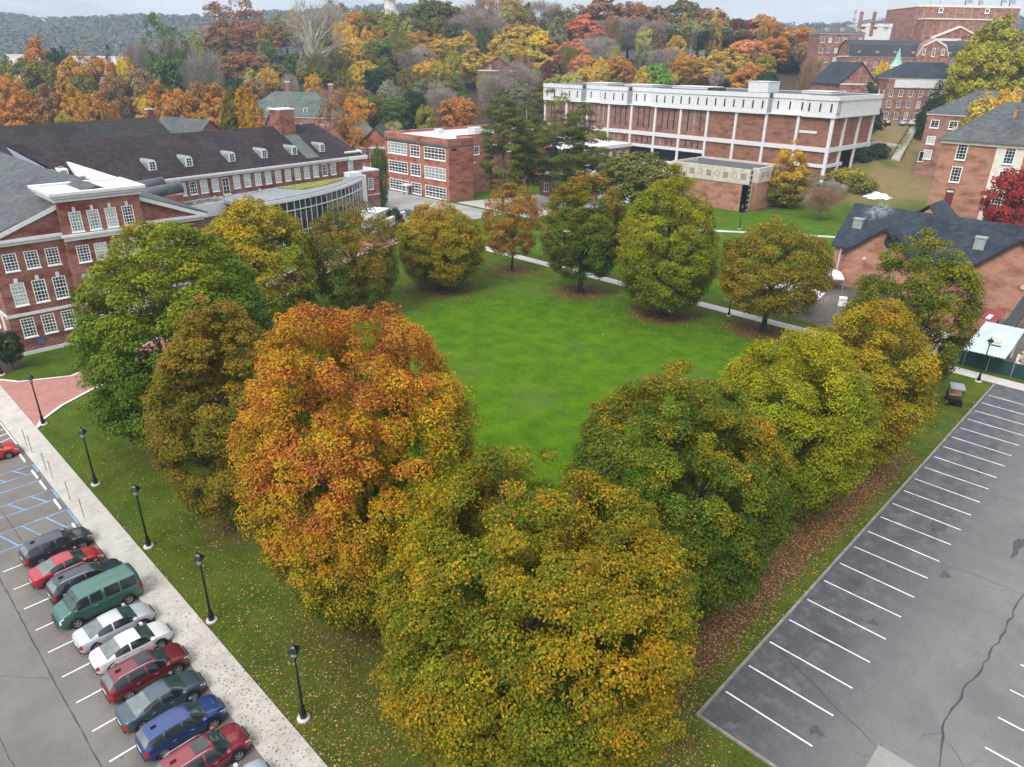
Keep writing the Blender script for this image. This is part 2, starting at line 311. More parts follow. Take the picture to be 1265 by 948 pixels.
# ---------------------------------------------------------------- ground
def sst(a, b, x): 
    t = np.clip((x-a)/(b-a), 0, 1); return t*t*(3-2*t)
def terr(X, Y):
    X = np.asarray(X, float); Y = np.asarray(Y, float)
    F = X*FH.x+Y*FH.y; R = X*FH.y-Y*FH.x; tn = R/np.maximum(F, 1)
    c = sst(-.44, -.30, tn)*(1-sst(.40, .48, tn)); r = sst(.40, .48, tn)
    h = c*34*sst(235+55*sst(-.12, .1, tn), 440, F)+r*(15*sst(184, 262, F)+20*sst(285, 400, F))
    und = np.sin(X*.0042+1.3)*np.sin(Y*.0036+.4)+.6*np.sin(X*.0091+2)*np.cos(Y*.0078)
    far = sst(800, 1750, F)*(78+26*und+20*sst(-.3, -.75, tn))
    near = sst(240, 420, F)*sst(-.36, -.5, tn)*4
    return np.where(F > 60, np.maximum(h, 0)*(1-sst(700, 1000, F)*.5)+far+near, 0)
gl = np.concatenate([-20-np.geomspace(1, 900, 14)[::-1], np.arange(-20, 132, 1.0), np.arange(132, 300, 4.0), np.geomspace(300, 3200, 70)])
nX = len(gl); XX, YY = np.meshgrid(gl, gl, indexing='ij')
ZZ = terr(XX, YY)
V = np.stack([XX, YY, ZZ], -1).reshape(-1, 3)
i0 = (np.arange(nX-1)[:, None]*nX+np.arange(nX-1)[None, :]).ravel()
Fq = np.stack([i0, i0+nX, i0+nX+1, i0+1], 1)
me = bpy.data.meshes.new('ground'); me.vertices.add(len(V)); me.vertices.foreach_set('co', V.astype(np.float32).ravel())
nq = len(Fq); me.loops.add(4*nq); me.loops.foreach_set('vertex_index', Fq.astype(np.int32).ravel()); me.polygons.add(nq)
me.polygons.foreach_set('loop_start', np.arange(0, 4*nq, 4, dtype=np.int32)); me.polygons.foreach_set('loop_total', np.full(nq, 4, dtype=np.int32))
me.polygons.foreach_set('use_smooth', np.ones(nq, bool)); me.update(calc_edges=True)
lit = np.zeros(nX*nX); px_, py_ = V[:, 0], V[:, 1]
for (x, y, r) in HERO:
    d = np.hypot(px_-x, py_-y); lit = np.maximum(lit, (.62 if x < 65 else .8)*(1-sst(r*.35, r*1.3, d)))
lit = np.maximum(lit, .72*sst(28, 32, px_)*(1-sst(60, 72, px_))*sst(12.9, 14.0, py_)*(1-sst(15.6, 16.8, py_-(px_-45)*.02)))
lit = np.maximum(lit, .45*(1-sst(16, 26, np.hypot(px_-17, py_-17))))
lush = sst(20, 27, px_)*(1-sst(82, 92, px_))*sst(19, 26, py_)*(1-sst(74, 84, py_))+.7*sst(95, 100, px_)*(1-sst(165, 185, px_))*sst(30, 60, py_)
Fv = px_*FH.x+py_*FH.y; Rv = px_*FH.y-py_*FH.x
dry = sst(182, 200, Fv)*sst(.28, .36, Rv/np.maximum(Fv, 1)); wood = sst(235, 270, Fv)*(1-sst(.40, .46, Rv/np.maximum(Fv, 1)))
wood = np.maximum(wood, sst(420, 480, Fv))
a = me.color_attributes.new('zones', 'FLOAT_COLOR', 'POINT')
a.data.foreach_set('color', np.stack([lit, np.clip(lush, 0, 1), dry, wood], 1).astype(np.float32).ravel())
m, n, l, b = nt('ground')
vc = n.new('ShaderNodeVertexColor'); vc.layer_name = 'zones'; sp = n.new('ShaderNodeSeparateColor'); l.new(vc.outputs['Color'], sp.inputs[0])
P_ = pos(n, l)
nf = noise(n, l, 5.5, 8, P_, .75); nm2 = noise(n, l, .35, 6, P_, .65); nl2 = noise(n, l, .07, 4, P_); nfine = noise(n, l, 22, 3, P_)
olive = mixc(n, l, (.042, .078, .006), (.085, .115, .012), ramp(n, l, nm2, .3, .7))
lushc = mixc(n, l, (.041, .108, .002), (.084, .165, .003), ramp(n, l, nm2, .3, .72))
o = mixc(n, l, olive, lushc, sp.outputs[1])
mow = n.new('ShaderNodeTexWave'); mow.inputs['Scale'].default_value = .12; mow.inputs['Distortion'].default_value = 2.5; mow.inputs['Detail'].default_value = 2; l.new(P_, mow.inputs['Vector'])
o = mixc(n, l, o, (.085, .15, .03), mth(n, l, 'MULTIPLY', ramp(n, l, mow.outputs['Fac'], .5, 1), .16))
worn = mth(n, l, 'MULTIPLY', ramp(n, l, nl2, .52, .70), .6)
o = mixc(n, l, o, (.090, .125, .028), worn)
o = mixc(n, l, o, (.21, .155, .075), mth(n, l, 'MULTIPLY', sp.outputs[2], ramp(n, l, nl2, .25, .5)))
o = mixc(n, l, o, (.12, .15, .03), mth(n, l, 'MULTIPLY', sp.outputs[2], ramp(n, l, nm2, .5, .75)))
o = mixc(n, l, o, mixc(n, l, (.05, .042, .028), (.11, .085, .05), nm2), vc.outputs['Alpha'])
o = mixc(n, l, o, mixc(n, l, (.058, .032, .015), (.165, .085, .040), ramp(n, l, nfine, .35, .65)), ramp(n, l, mth(n, l, 'ADD', sp.outputs[0], mth(n, l, 'MULTIPLY', mth(n, l, 'SUBTRACT', nf, .5), 1.5)), .42, .85))
o = mixc(n, l, o, (.0, .0, .0), mth(n, l, 'MULTIPLY', ramp(n, l, nf, .62, .35), .38))
l.new(o, b.inputs['Base Color']); b.inputs['Roughness'].default_value = .95; b.inputs['Specular IOR Level'].default_value = .05
bp = n.new('ShaderNodeBump'); bp.inputs['Strength'].default_value = .5; bp.inputs['Distance'].default_value = .08; l.new(nf, bp.inputs['Height']); l.new(bp.outputs[0], b.inputs['Normal'])
me.materials.append(m)
tag(link('ground', me), kind='structure')

def asphalt(name, c, c2, edge=None):
    m, n, l, b = nt(name); P_ = pos(n, l)
    n1 = noise(n, l, .16, 7, P_, .7); n2 = noise(n, l, 9, 4, P_, .8); n3 = noise(n, l, .9, 6, P_, .7)
    o = mixc(n, l, c, c2, ramp(n, l, n1, .32, .68))
    if edge:                                          # tar and damp-dark wear along the kerb side bays
        sx = n.new('ShaderNodeSeparateXYZ'); l.new(P_, sx.inputs[0])
        e = ramp(n, l, mth(n, l, 'ADD', sx.outputs[1], mth(n, l, 'MULTIPLY', mth(n, l, 'SUBTRACT', n1, .5), 9)), 3.2, 10.8)
        o = mixc(n, l, o, mixc(n, l, (.026, .031, .044), (.095, .10, .113), ramp(n, l, n3, .42, .72)), mth(n, l, 'MULTIPLY', e, .72))
        v = n.new('ShaderNodeTexVoronoi'); v.feature = 'DISTANCE_TO_EDGE'; v.inputs['Scale'].default_value = .55
        wv = n.new('ShaderNodeVectorMath'); wv.operation = 'ADD'; nc = n.new('ShaderNodeTexNoise'); nc.inputs['Scale'].default_value = .8; l.new(P_, nc.inputs['Vector'])
        l.new(P_, wv.inputs[0]); l.new(nc.outputs['Color'], wv.inputs[1]); l.new(wv.outputs[0], v.inputs['Vector'])
        ck = mth(n, l, 'MULTIPLY', ramp(n, l, v.outputs['Distance'], .035, .01), mth(n, l, 'MULTIPLY', ramp(n, l, n1, .52, .62), .28))
        o = mixc(n, l, o, (.03, .03, .034), ck)
    o = mixc(n, l, o, tuple(x*.5 for x in c), mth(n, l, 'MULTIPLY', ramp(n, l, n2, .58, .75), .5))
    o = mixc(n, l, o, tuple(x*1.6 for x in c2), mth(n, l, 'MULTIPLY', ramp(n, l, n2, .45, .3), .45))
    l.new(o, b.inputs['Base Color']); b.inputs['Roughness'].default_value = .8; b.inputs['Specular IOR Level'].default_value = .3
    MATS[name] = m
asphalt('asphalt_right', (.105, .105, .109), (.158, .157, .158), True); asphalt('asphalt_left', (.115, .104, .097), (.160, .147, .137)); asphalt('asphalt_back', (.24, .235, .23), (.33, .32, .31))
asphalt('paving', (.36, .355, .34), (.47, .46, .445)); asphalt('slab_grey', (.17, .168, .16), (.235, .23, .22)); asphalt('stain', (.045, .046, .05), (.075, .076, .08)); asphalt('crack_seal', (.034, .035, .039), (.058, .058, .062)); asphalt('gravel', (.055, .047, .040), (.13, .112, .098))
m, n, l, b = nt('plaza_brick'); t = n.new('ShaderNodeTexBrick'); l.new(pos(n, l), t.inputs['Vector']); t.inputs['Scale'].default_value = 1; t.inputs['Brick Width'].default_value = .4; t.inputs['Row Height'].default_value = .2
t.inputs['Mortar Size'].default_value = .012; t.inputs['Color1'].default_value = (.27, .10, .085, 1); t.inputs['Color2'].default_value = (.36, .15, .12, 1); t.inputs['Mortar'].default_value = (.33, .24, .2, 1)
l.new(mixc(n, l, t.outputs['Color'], (.24, .12, .11), ramp(n, l, noise(n, l, .6, 5, pos(n, l)), .45, .7)), b.inputs['Base Color']); b.inputs['Roughness'].default_value = .85; MATS['plaza_brick'] = m
m, n, l, b = nt('sidewalk'); P_ = pos(n, l); sx = n.new('ShaderNodeSeparateXYZ'); l.new(P_, sx.inputs[0])
j = mth(n, l, 'ABSOLUTE', mth(n, l, 'SUBTRACT', mth(n, l, 'FRACT', mth(n, l, 'MULTIPLY', sx.outputs[1], 1/2.4)), .5))
o = mixc(n, l, (.33, .315, .285), (.44, .425, .395), ramp(n, l, noise(n, l, .7, 6, P_, .7), .3, .7)); o = mixc(n, l, o, (.25, .235, .21), mth(n, l, 'MULTIPLY', ramp(n, l, noise(n, l, 6, 4, P_), .55, .75), .45))
o = mixc(n, l, o, (.2, .19, .18), mth(n, l, 'MULTIPLY', ramp(n, l, j, .012, .004), .6))
l.new(o, b.inputs['Base Color']); b.inputs['Roughness'].default_value = .85; MATS['sidewalk'] = m
plain('line_white', (.66, .66, .67), .6, .22, 1.1); plain('line_blue', (.13, .30, .55), .6, .3, .8); plain('kerb_stone', (.20, .185, .165), .85, .25, 1.3); plain('mulch', (.035, .022, .016), .95, .4, 4)

def strip(mb, pts, w, z, mi=0):
    P = [Vector((p[0], p[1])) for p in pts]; L = []; R_ = []
    for i, p in enumerate(P):
        d = (P[min(i+1, len(P)-1)]-P[max(i-1, 0)]).normalized(); q = Vector((-d.y, d.x))*((w[i] if isinstance(w, (list, tuple)) else w)/2)
        L.append(p+q); R_.append(p-q)
    for i in range(len(P)-1): mb.add([(*L[i], z), (*R_[i], z), (*R_[i+1], z), (*L[i+1], z)], [(0, 1, 2, 3)], mi)
def sheet(name, pts, z, mat, kind='structure'):
    mb = MB(); mb.poly([(p[0], p[1], z) for p in pts]); return tag(mb.build(name, mat), kind=kind)
sheet('parking_lot', [(27.85, -60), (92.0, -60), (92.0, 12.15), (27.85, 12.15)], .006, 'asphalt_right')
sheet('parking_lot', [(-80, -40), (9.48, -40), (9.48, 190), (-80, 190)], .006, 'asphalt_left')
sheet('parking_court', [(97, 120.5), (119.6, 119), (119.6, 205), (100.2, 205), (100.2, 143), (89.5, 131)], .006, 'asphalt_back')
sheet('forecourt', [(120.5, 112), (163, 108), (163, 128), (121, 138)], .006, 'paving')
sheet('yard', [(95.4, -10), (119, -10), (119, 23), (121, 50), (97.5, 50)], .006, 'gravel')
mb = MB()
mb.box(27.68, 92.0, 12.15, 12.32, -.1, .13); mb.box(27.68, 27.85, -60, 12.15, -.1, .13)
tag(mb.build('kerb', 'kerb_stone'), kind='structure')
mb = MB(); mb.box(9.48, 11.55, -40, 170, -.1, .09); tag(mb.build('pavement', 'sidewalk'), kind='structure')
mb = MB(); mb.box(92.06, 94.2, -40, 100, -.1, .05); tag(mb.build('path', 'paving'), kind='structure')
mb = MB(); strip(mb, [(112, 100), (128, 91), (141.5, 74.6), (153, 57.5), (160, 46)], 1.7, .05); tag(mb.build('path', 'paving'), kind='structure')
lo = [(11.57, 75.0), (12.3, 76.4), (14.7, 78.7), (18.1, 80.7), (28, 85), (40, 91.5), (54, 98.8), (61.8, 103.6), (72, 109.5), (85, 113)]
hi = [(11.57, 90.7), (12.2, 90.0), (13.2, 88.4), (17.8, 86.2), (26, 89.6), (40, 98), (54, 105.8), (62.4, 111.1), (72, 116), (86, 119.4)]
mb = MB()
for i in range(len(lo)-1): mb.poly([(*lo[i], .05), (*lo[i+1], .05), (*hi[i+1], .05), (*hi[i], .05)])
tag(mb.build('brick_walk', 'plaza_brick'), kind='structure')
mb = MB()
for e in (lo, hi): strip(mb, e, .32, .085)
tag(mb.build('walk_edging', 'limestone'), kind='structure')
# painted markings
mb = MB(); k = 0
for i in range(22):
    x = 30.40+2.737*i; strip(mb, [(x+.05*math.sin(i*3), 6.86), (x, 11.95)], .105, .011)
for i in range(-6, 20): strip(mb, [(36.9+2.70*i, -4.9), (36.9+2.70*i, .30)], .105, .011)
for y in [26.8, 29.4, 32.05, 34.61, 37.23, 39.79, 42.45, 45.04, 47.7, 50.32, 52.9]: strip(mb, [(3.83, y), (9.2, y+.05)], .095, .011)
for i in range(7): strip(mb, [(5.0, 73.6+i*1.25-.5), (9.35, 74.6+i*1.25)], .1, .011)
strip(mb, [(9.35, 72.8), (9.35, 84)], .11, .012)
tag(mb.build('parking_lines', 'line_white'), kind='structure')
mb = MB()
for y0, y1 in ((55.45, 58.0), (60.3, 62.05), (66.0, 67.6)):
    for y in (y0, y1): strip(mb, [(-1.5, y), (9.36, y+.1)], .1, .011)
    strip(mb, [(9.36, y0), (9.36, y1+.1)], .14, .012)
    for i in range(7): strip(mb, [(-1+i*1.6, y0), (-1+i*1.6-.75, y1)], .11, .012)
for y in (64.35, 70.9): strip(mb, [(-1.5, y), (9.3, y+.1)], .1, .011)
for cx in (3.1,):
    strip(mb, [(cx-.6, 53.6), (cx+.5, 54.4)], .7, .012)
tag(mb.build('blue_markings', 'line_blue'), kind='structure')
mb = MB(); g_ = random.Random(3)
def crack(pts, w=.07, jit=.09, z=.0135):
    q = []
    for i in range(len(pts)-1):
        a, b2 = Vector(pts[i]), Vector(pts[i+1]); nn = max(2, int((b2-a).length/.6))
        for k in range(nn): q.append(a.lerp(b2, k/nn)+Vector((g_.uniform(-jit, jit), g_.uniform(-jit, jit))))
    q.append(Vector(pts[-1])); strip(mb, q, [w*g_.uniform(.35, 1.3) for _ in q], z)
crack([(66, 1.2), (57, 1.75), (52.66, 1.64), (47.4, 1.71), (43.5, 1.9), (37.8, 2.37), (36, 2.12), (34, 1.67), (31, 1.4)], .12)
crack([(35.65, 11.2), (34.4, 8.2), (33.68, 6.66), (32.8, 4.5)], .08); crack([(52, 6.7), (52.4, 4.4), (52.5, 1.7)], .04); crack([(65.3, 6.7), (65.8, 4.2), (66, -3)], .06)
crack([(36.2, 2.2), (35.4, 2.9), (34.7, 2.9)], .03); crack([(36, 2.1), (35.2, 1.1), (34.4, .4)], .03); crack([(32.8, 4.5), (31.9, 4.3), (31.2, 3.9)], .04)
crack([(3.46, 60), (3.48, 51.6), (3.43, 40), (3.44, 32.1), (3.4, 26)], .07, .03); crack([(3.43, 40), (1.5, 42.3), (-1, 43)], .03); crack([(.2, 46), (.3, 34)], .03); crack([(5.6, 66), (5.7, 56)], .05, .03)
tag(mb.build('asphalt_cracks', 'crack_seal'), kind='structure')
mb = MB()
for (x, y, sx_, sy_) in ((38.9, 9.4, 1.1, 1.2), (57.2, 8.3, 1.5, .7), (55.2, 8.35, 1.0, .8), (59.3, 8.3, .8, .5), (64.3, 8.45, 1.3, .4), (68.5, 8.4, 1.0, .5), (74.5, 8.6, 1.6, .7), (78.9, 8.2, .8, .5), (33.1, 10.9, .8, .5), (31.9, 11.1, .7, .5), (29, 11.0, .9, .7), (50.9, 6.1, .6, .35), (42.3, 8.0, .4, .35), (31.5, 7.1, .4, .45), (58.5, 3.2, 2.0, .35), (36, 10.9, .5, .4), (45.5, 10.3, .5, .6), (48.6, 10.6, .8, .5)):
    nn = 22; f1, f2 = g_.uniform(0, 6), g_.uniform(0, 6)
    mb.poly([(x+sx_*.8*math.cos(t)*(1+.28*math.sin(3*t+f1)+.2*math.sin(5*t+f2)+.1*math.sin(9*t)), y+sy_*.8*math.sin(t)*(1+.28*math.sin(3*t+f1)+.2*math.sin(7*t+f2)), .0095) for t in [2*math.pi*i/nn for i in range(nn)]])
tag(mb.build('oil_stains', 'stain'), kind='structure')
mb = MB(); mb.box(20, 32.75, -6, 4.2, -.1, .03); mb.box(31.0, 33.0, -6, 4.38, -.1, .022); tag(mb.build('concrete_slab', 'slab_grey'), kind='structure')
mb = MB(); mb.prism([(11.7, 92), (15.1, 92.8), (15.1, 110), (11.7, 110)], -.05, .04); mb.prism([(169.5, 79.8), (180, 79.8), (180, 81.6), (169.5, 81.6)], -.05, .04)
for (x, y, r) in HERO:
    if x > 68: mb.prism([(x+1.25*math.cos(i*.52)*(1+.15*math.sin(i*2.1)), y+1.25*math.sin(i*.52)*(1+.15*math.cos(i*1.7)), 0) for i in range(12)], -.05, .05)
tag(mb.build('mulch_beds', 'mulch'), kind='structure')
# fallen leaves: nobody could count them
gn = np.random.default_rng(5); PP = []; CC = []; SZ = []
LEAFC = np.array([(.20, .10, .036), (.26, .15, .05), (.34, .23, .08), (.12, .06, .026), (.30, .18, .035), (.38, .28, .13), (.16, .085, .035)])
def scatter(P, z=.02, s=.15, cols=LEAFC):
    P = np.asarray(P); k = ~((P[:, 0] > 9.4) & (P[:, 0] < 11.6) & (z < .05)) & ~((P[:, 0] > 27.6) & (P[:, 1] < 12.4) & (P[:, 0] < 92))
    P = P[k]; s = s*.84; PP.append(np.column_stack([P, np.full(len(P), z)+gn.uniform(0, .03, len(P))])); CC.append(cols[gn.integers(0, len(cols), len(P))]*gn.uniform(.6, 1.25, (len(P), 1))); SZ.append(s*gn.uniform(.6, 1.3, len(P)))
for (x, y, r) in HERO:
    q = 2600 if x < 65 else 1700; d = np.abs(gn.normal(0, r*.85, q)); ph = gn.uniform(0, 6.283, q); scatter(np.column_stack([x+d*np.cos(ph), y+d*np.sin(ph)]), s=.15 if x < 65 else .2)
scatter(np.column_stack([gn.uniform(11.6, 27, 4500), gn.uniform(12, 80, 4500)]), s=.13)
q = 11000; scatter(np.column_stack([11.6+np.abs(gn.normal(0, 7, q)), 14+np.abs(gn.normal(0, 14, q))]), s=.14)
RB = np.array([(.18, .075, .036), (.24, .115, .05), (.28, .16, .085), (.12, .055, .026), (.32, .21, .12), (.20, .10, .04)])
q = 15000; scatter(np.column_stack([gn.uniform(27, 68, q), gn.normal(14.8, 1.0, q)]), s=.15, cols=RB*1.2); scatter(np.column_stack([gn.uniform(24, 75, 2500), gn.uniform(12.5, 17, 2500)]), s=.13)
scatter(np.column_stack([gn.normal(24.5, 2.5, 2500), gn.normal(12.5, 1.6, 2500)]), s=.14)
scatter(np.column_stack([gn.uniform(25, 90, 3000), gn.uniform(20, 85, 3000)]), s=.13)
q = 800; P = np.column_stack([gn.uniform(9.5, 11.5, q), 24+np.abs(gn.normal(0, 13, q))]); PP.append(np.column_stack([P, np.full(q, .10)])); CC.append(LEAFC[gn.integers(0, 6, q)]*1.0); SZ.append(np.full(q, .115)*gn.uniform(.5, 1.2, q))
q = 900; P = np.column_stack([9.3-np.abs(gn.normal(0, 2.2, q)), gn.uniform(20, 56, q)]); PP.append(np.column_stack([P, np.full(q, .02)])); CC.append(LEAFC[gn.integers(0, 6, q)]*1.0); SZ.append(np.full(q, .11))
P = np.concatenate(PP); N = gn.normal(size=P.shape)*.35+np.array([0, 0, 1]); 
tag(link('fallen_leaves', cloud('fallen_leaves', quads(P, N, np.concatenate(SZ), gn, .7, .08), len(P), np.clip(np.concatenate(CC), 0, .9), 'fallen_leaf')), kind='stuff')
# ---------------------------------------------------------------- buildings
def fdir(ang): return Vector((math.cos(ang), math.sin(ang))), Vector((math.sin(ang), -math.cos(ang)))   # along the wall, outwards
def facade(mb, p0, ang, W, z0, z1, ops, mi=0, dep=.16):
    u_, o_ = fdir(ang); us = sorted({0, W, *[a for q in ops for a in q[:2]]}); zs = sorted({z0, z1, *[a for q in ops for a in q[2:4]]})
    P = lambda u, z, e=0: (p0[0]+u_.x*u-o_.x*e, p0[1]+u_.y*u-o_.y*e, z)
    for i in range(len(us)-1):
        for j in range(len(zs)-1):
            a, b, c, d = us[i], us[i+1], zs[j], zs[j+1]
            if b-a < 1e-6 or d-c < 1e-6: continue
            mu, mz = (a+b)/2, (c+d)/2
            if any(q[0] < mu < q[1] and q[2] < mz < q[3] for q in ops): continue
            mb.add([P(a, c), P(b, c), P(b, d), P(a, d)], [(0, 1, 2, 3)], mi)
    for (a, b, c, d) in ops:
        for e, f in (((a, c), (b, c)), ((b, c), (b, d)), ((b, d), (a, d)), ((a, d), (a, c))):
            mb.add([P(*e), P(*f), P(*f, dep), P(*e, dep)], [(0, 1, 2, 3)], mi)
WCACHE = {}
def win_mesh(w, h, nx, ny, fr, pane, fm, sill, mun=.045):
    k = (round(w, 2), round(h, 2), nx, ny, fr, pane, fm, sill, mun)
    if k not in WCACHE:
        mb = MB(); y0, y1 = -.13, -.03
        mb.box(-w/2, -w/2+fr, y0, y1, 0, h); mb.box(w/2-fr, w/2, y0, y1, 0, h); mb.box(-w/2+fr, w/2-fr, y0, y1, h-fr, h); mb.box(-w/2+fr, w/2-fr, y0, y1, 0, fr*1.2)
        for i in range(1, nx): x = -w/2+w*i/nx; mb.box(x-mun/2, x+mun/2, -.105, -.045, fr*1.2, h-fr)
        for j in range(1, ny): z = h*j/ny; q = mun*(1.7 if j == ny//2 and ny > 3 else 1); mb.box(-w/2+fr, w/2-fr, -.11, -.04, z-q/2, z+q/2)
        if sill: mb.box(-w/2-.06, w/2+.06, -.27, -.131, -.1, .02)
        pb = MB(); pb.poly([(-w/2+fr, -.042, fr*1.2), (w/2-fr, -.042, fr*1.2), (w/2-fr, -.042, h-fr), (-w/2+fr, -.042, h-fr)])
        WCACHE[k] = (mb.mesh('window', fm), pb.mesh('pane', pane))
    return WCACHE[k]
def window(par, p0, ang, u, z, w, h, nx=3, ny=4, fr=.1, pane='glass_dark', fm='white_wood', sill=True, name='window', mun=.05):
    u_, o_ = fdir(ang); a, b = win_mesh(w, h, nx, ny, fr, pane, fm, sill, mun)
    o = link(name, a, par, (p0[0]+u_.x*u-o_.x*.10, p0[1]+u_.y*u-o_.y*.10, z), ang); link('pane', b, o); return o
def winrow(mb, par, p0, ang, W, z0, z1, wins, mi=0, **kw):   # a wall with windows: wins = (u, z, w, h[, dict])
    facade(mb, p0, ang, W, z0, z1, [(q[0]-q[2]/2, q[0]+q[2]/2, q[1], q[1]+q[3]) for q in wins], mi)
    for q in wins:
        k = dict(kw); k.update(q[4] if len(q) > 4 else {}); window(par, p0, ang, q[0], q[1], q[2], q[3], **k)
PN = ['glass_dark', 'glass_dark', 'glass_teal', 'blind_grey', 'glass_dark', 'blind_pale']
def gable(mb, x0, x1, y0, y1, z, rise, ax='x', oh=.5, t=.22, mi=0):    # ridge along ax
    if ax == 'x':
        ym = (y0+y1)/2; k = rise/(ym-y0)
        for s in (0, 1):
            ya = y0-oh if s == 0 else y1+oh
            q = [(x0-oh, ya, z-oh*k), (x1+oh, ya, z-oh*k), (x1+oh, ym, z+rise), (x0-oh, ym, z+rise)]
            mb.slab([(p[0], p[1], p[2]+t) for p in q], t, mi)
    else:
        xm = (x0+x1)/2; k = rise/(xm-x0)
        for s in (0, 1):
            xa = x0-oh if s == 0 else x1+oh
            q = [(xa, y0-oh, z-oh*k), (xa, y1+oh, z-oh*k), (xm, y1+oh, z+rise), (xm, y0-oh, z+rise)]
            mb.slab([(p[0], p[1], p[2]+t) for p in q], t, mi)
def hip(mb, x0, x1, y0, y1, z, rise, oh=.5, mi=0, inset=None):
    x0, x1, y0, y1 = x0-oh, x1+oh, y0-oh, y1+oh; a = (x1-x0, y1-y0); i = inset or min(a)/2*.98
    if a[0] >= a[1]: r = [(x0+i, (y0+y1)/2, z+rise), (x1-i, (y0+y1)/2, z+rise)]; F = [(0, 1, 5, 4), (2, 3, 4, 5), (1, 2, 5), (3, 0, 4)]
    else: r = [((x0+x1)/2, y0+i, z+rise), ((x0+x1)/2, y1-i, z+rise)]; F = [(0, 1, 4), (1, 2, 5, 4), (2, 3, 5), (3, 0, 4, 5)]
    mb.add([(x0, y0, z), (x1, y0, z), (x1, y1, z), (x0, y1, z), *r], F+[(3, 2, 1, 0)], mi)
def band(mb, x0, x1, y0, y1, z0, z1, e, mi=0):        # a cornice standing e proud of a rectangular block
    mb.box(x0-e, x1+e, y0-e, y0-.003, z0, z1, mi); mb.box(x0-e, x1+e, y1+.003, y1+e, z0, z1, mi)
    mb.box(x0-e, x0-.003, y0-.003, y1+.003, z0, z1, mi); mb.box(x1+.003, x1+e, y0-.003, y1+.003, z0, z1, mi)
def chimney(par, x, y, z0, z1, w=1.4, d=1.0, wall='brick_red'):
    mb = MB(); mb.box(x-w/2, x+w/2, y-d/2, y+d/2, z0, z1-.25); mb.box(x-w/2-.1, x+w/2+.1, y-d/2-.1, y+d/2+.1, z1-.25, z1, 1)
    for s in (-.22, .22): mb.box(x+s*w-.14, x+s*w+.14, y-.18, y+.18, z1, z1+.35, 2)
    return mb.build('chimney', [wall, 'limestone', 'lead_grey'], par)
def dormer(par, x, y, z, w=1.5, h=1.9, depth=3.2, arched=False, roof='lead_grey', ang=0):
    mb = MB(); hw = w/2; n_ = 8 if arched else 0
    prof = [(-hw, 0), (-hw, h*.62)]+([(-hw*math.cos(math.pi*i/8), h*.62+hw*.9*math.sin(math.pi*i/8)) for i in range(1, 8)] if arched else [(0, h*.62+hw*.75)])+[(hw, h*.62), (hw, 0)]
    u_, o_ = fdir(ang); P = lambda q, e: (x+u_.x*q[0]-o_.x*e, y+u_.y*q[0]-o_.y*e, z+q[1]); n = len(prof)
    mb.poly([P(q, 0) for q in prof], 0)
    for i in range(n-1): mb.add([P(prof[i], 0), P(prof[i+1], 0), P(prof[i+1], depth), P(prof[i], depth)], [(0, 1, 2, 3)], 1)
    d = mb.build('dormer', ['white_paint', roof], par); window(d, (x, y), ang, 0, z+.15, w*.66, h*.72, 2, 3, .06, pane='glass_dark', sill=False).location += Vector((o_.x*.15, o_.y*.15, 0))
    return d
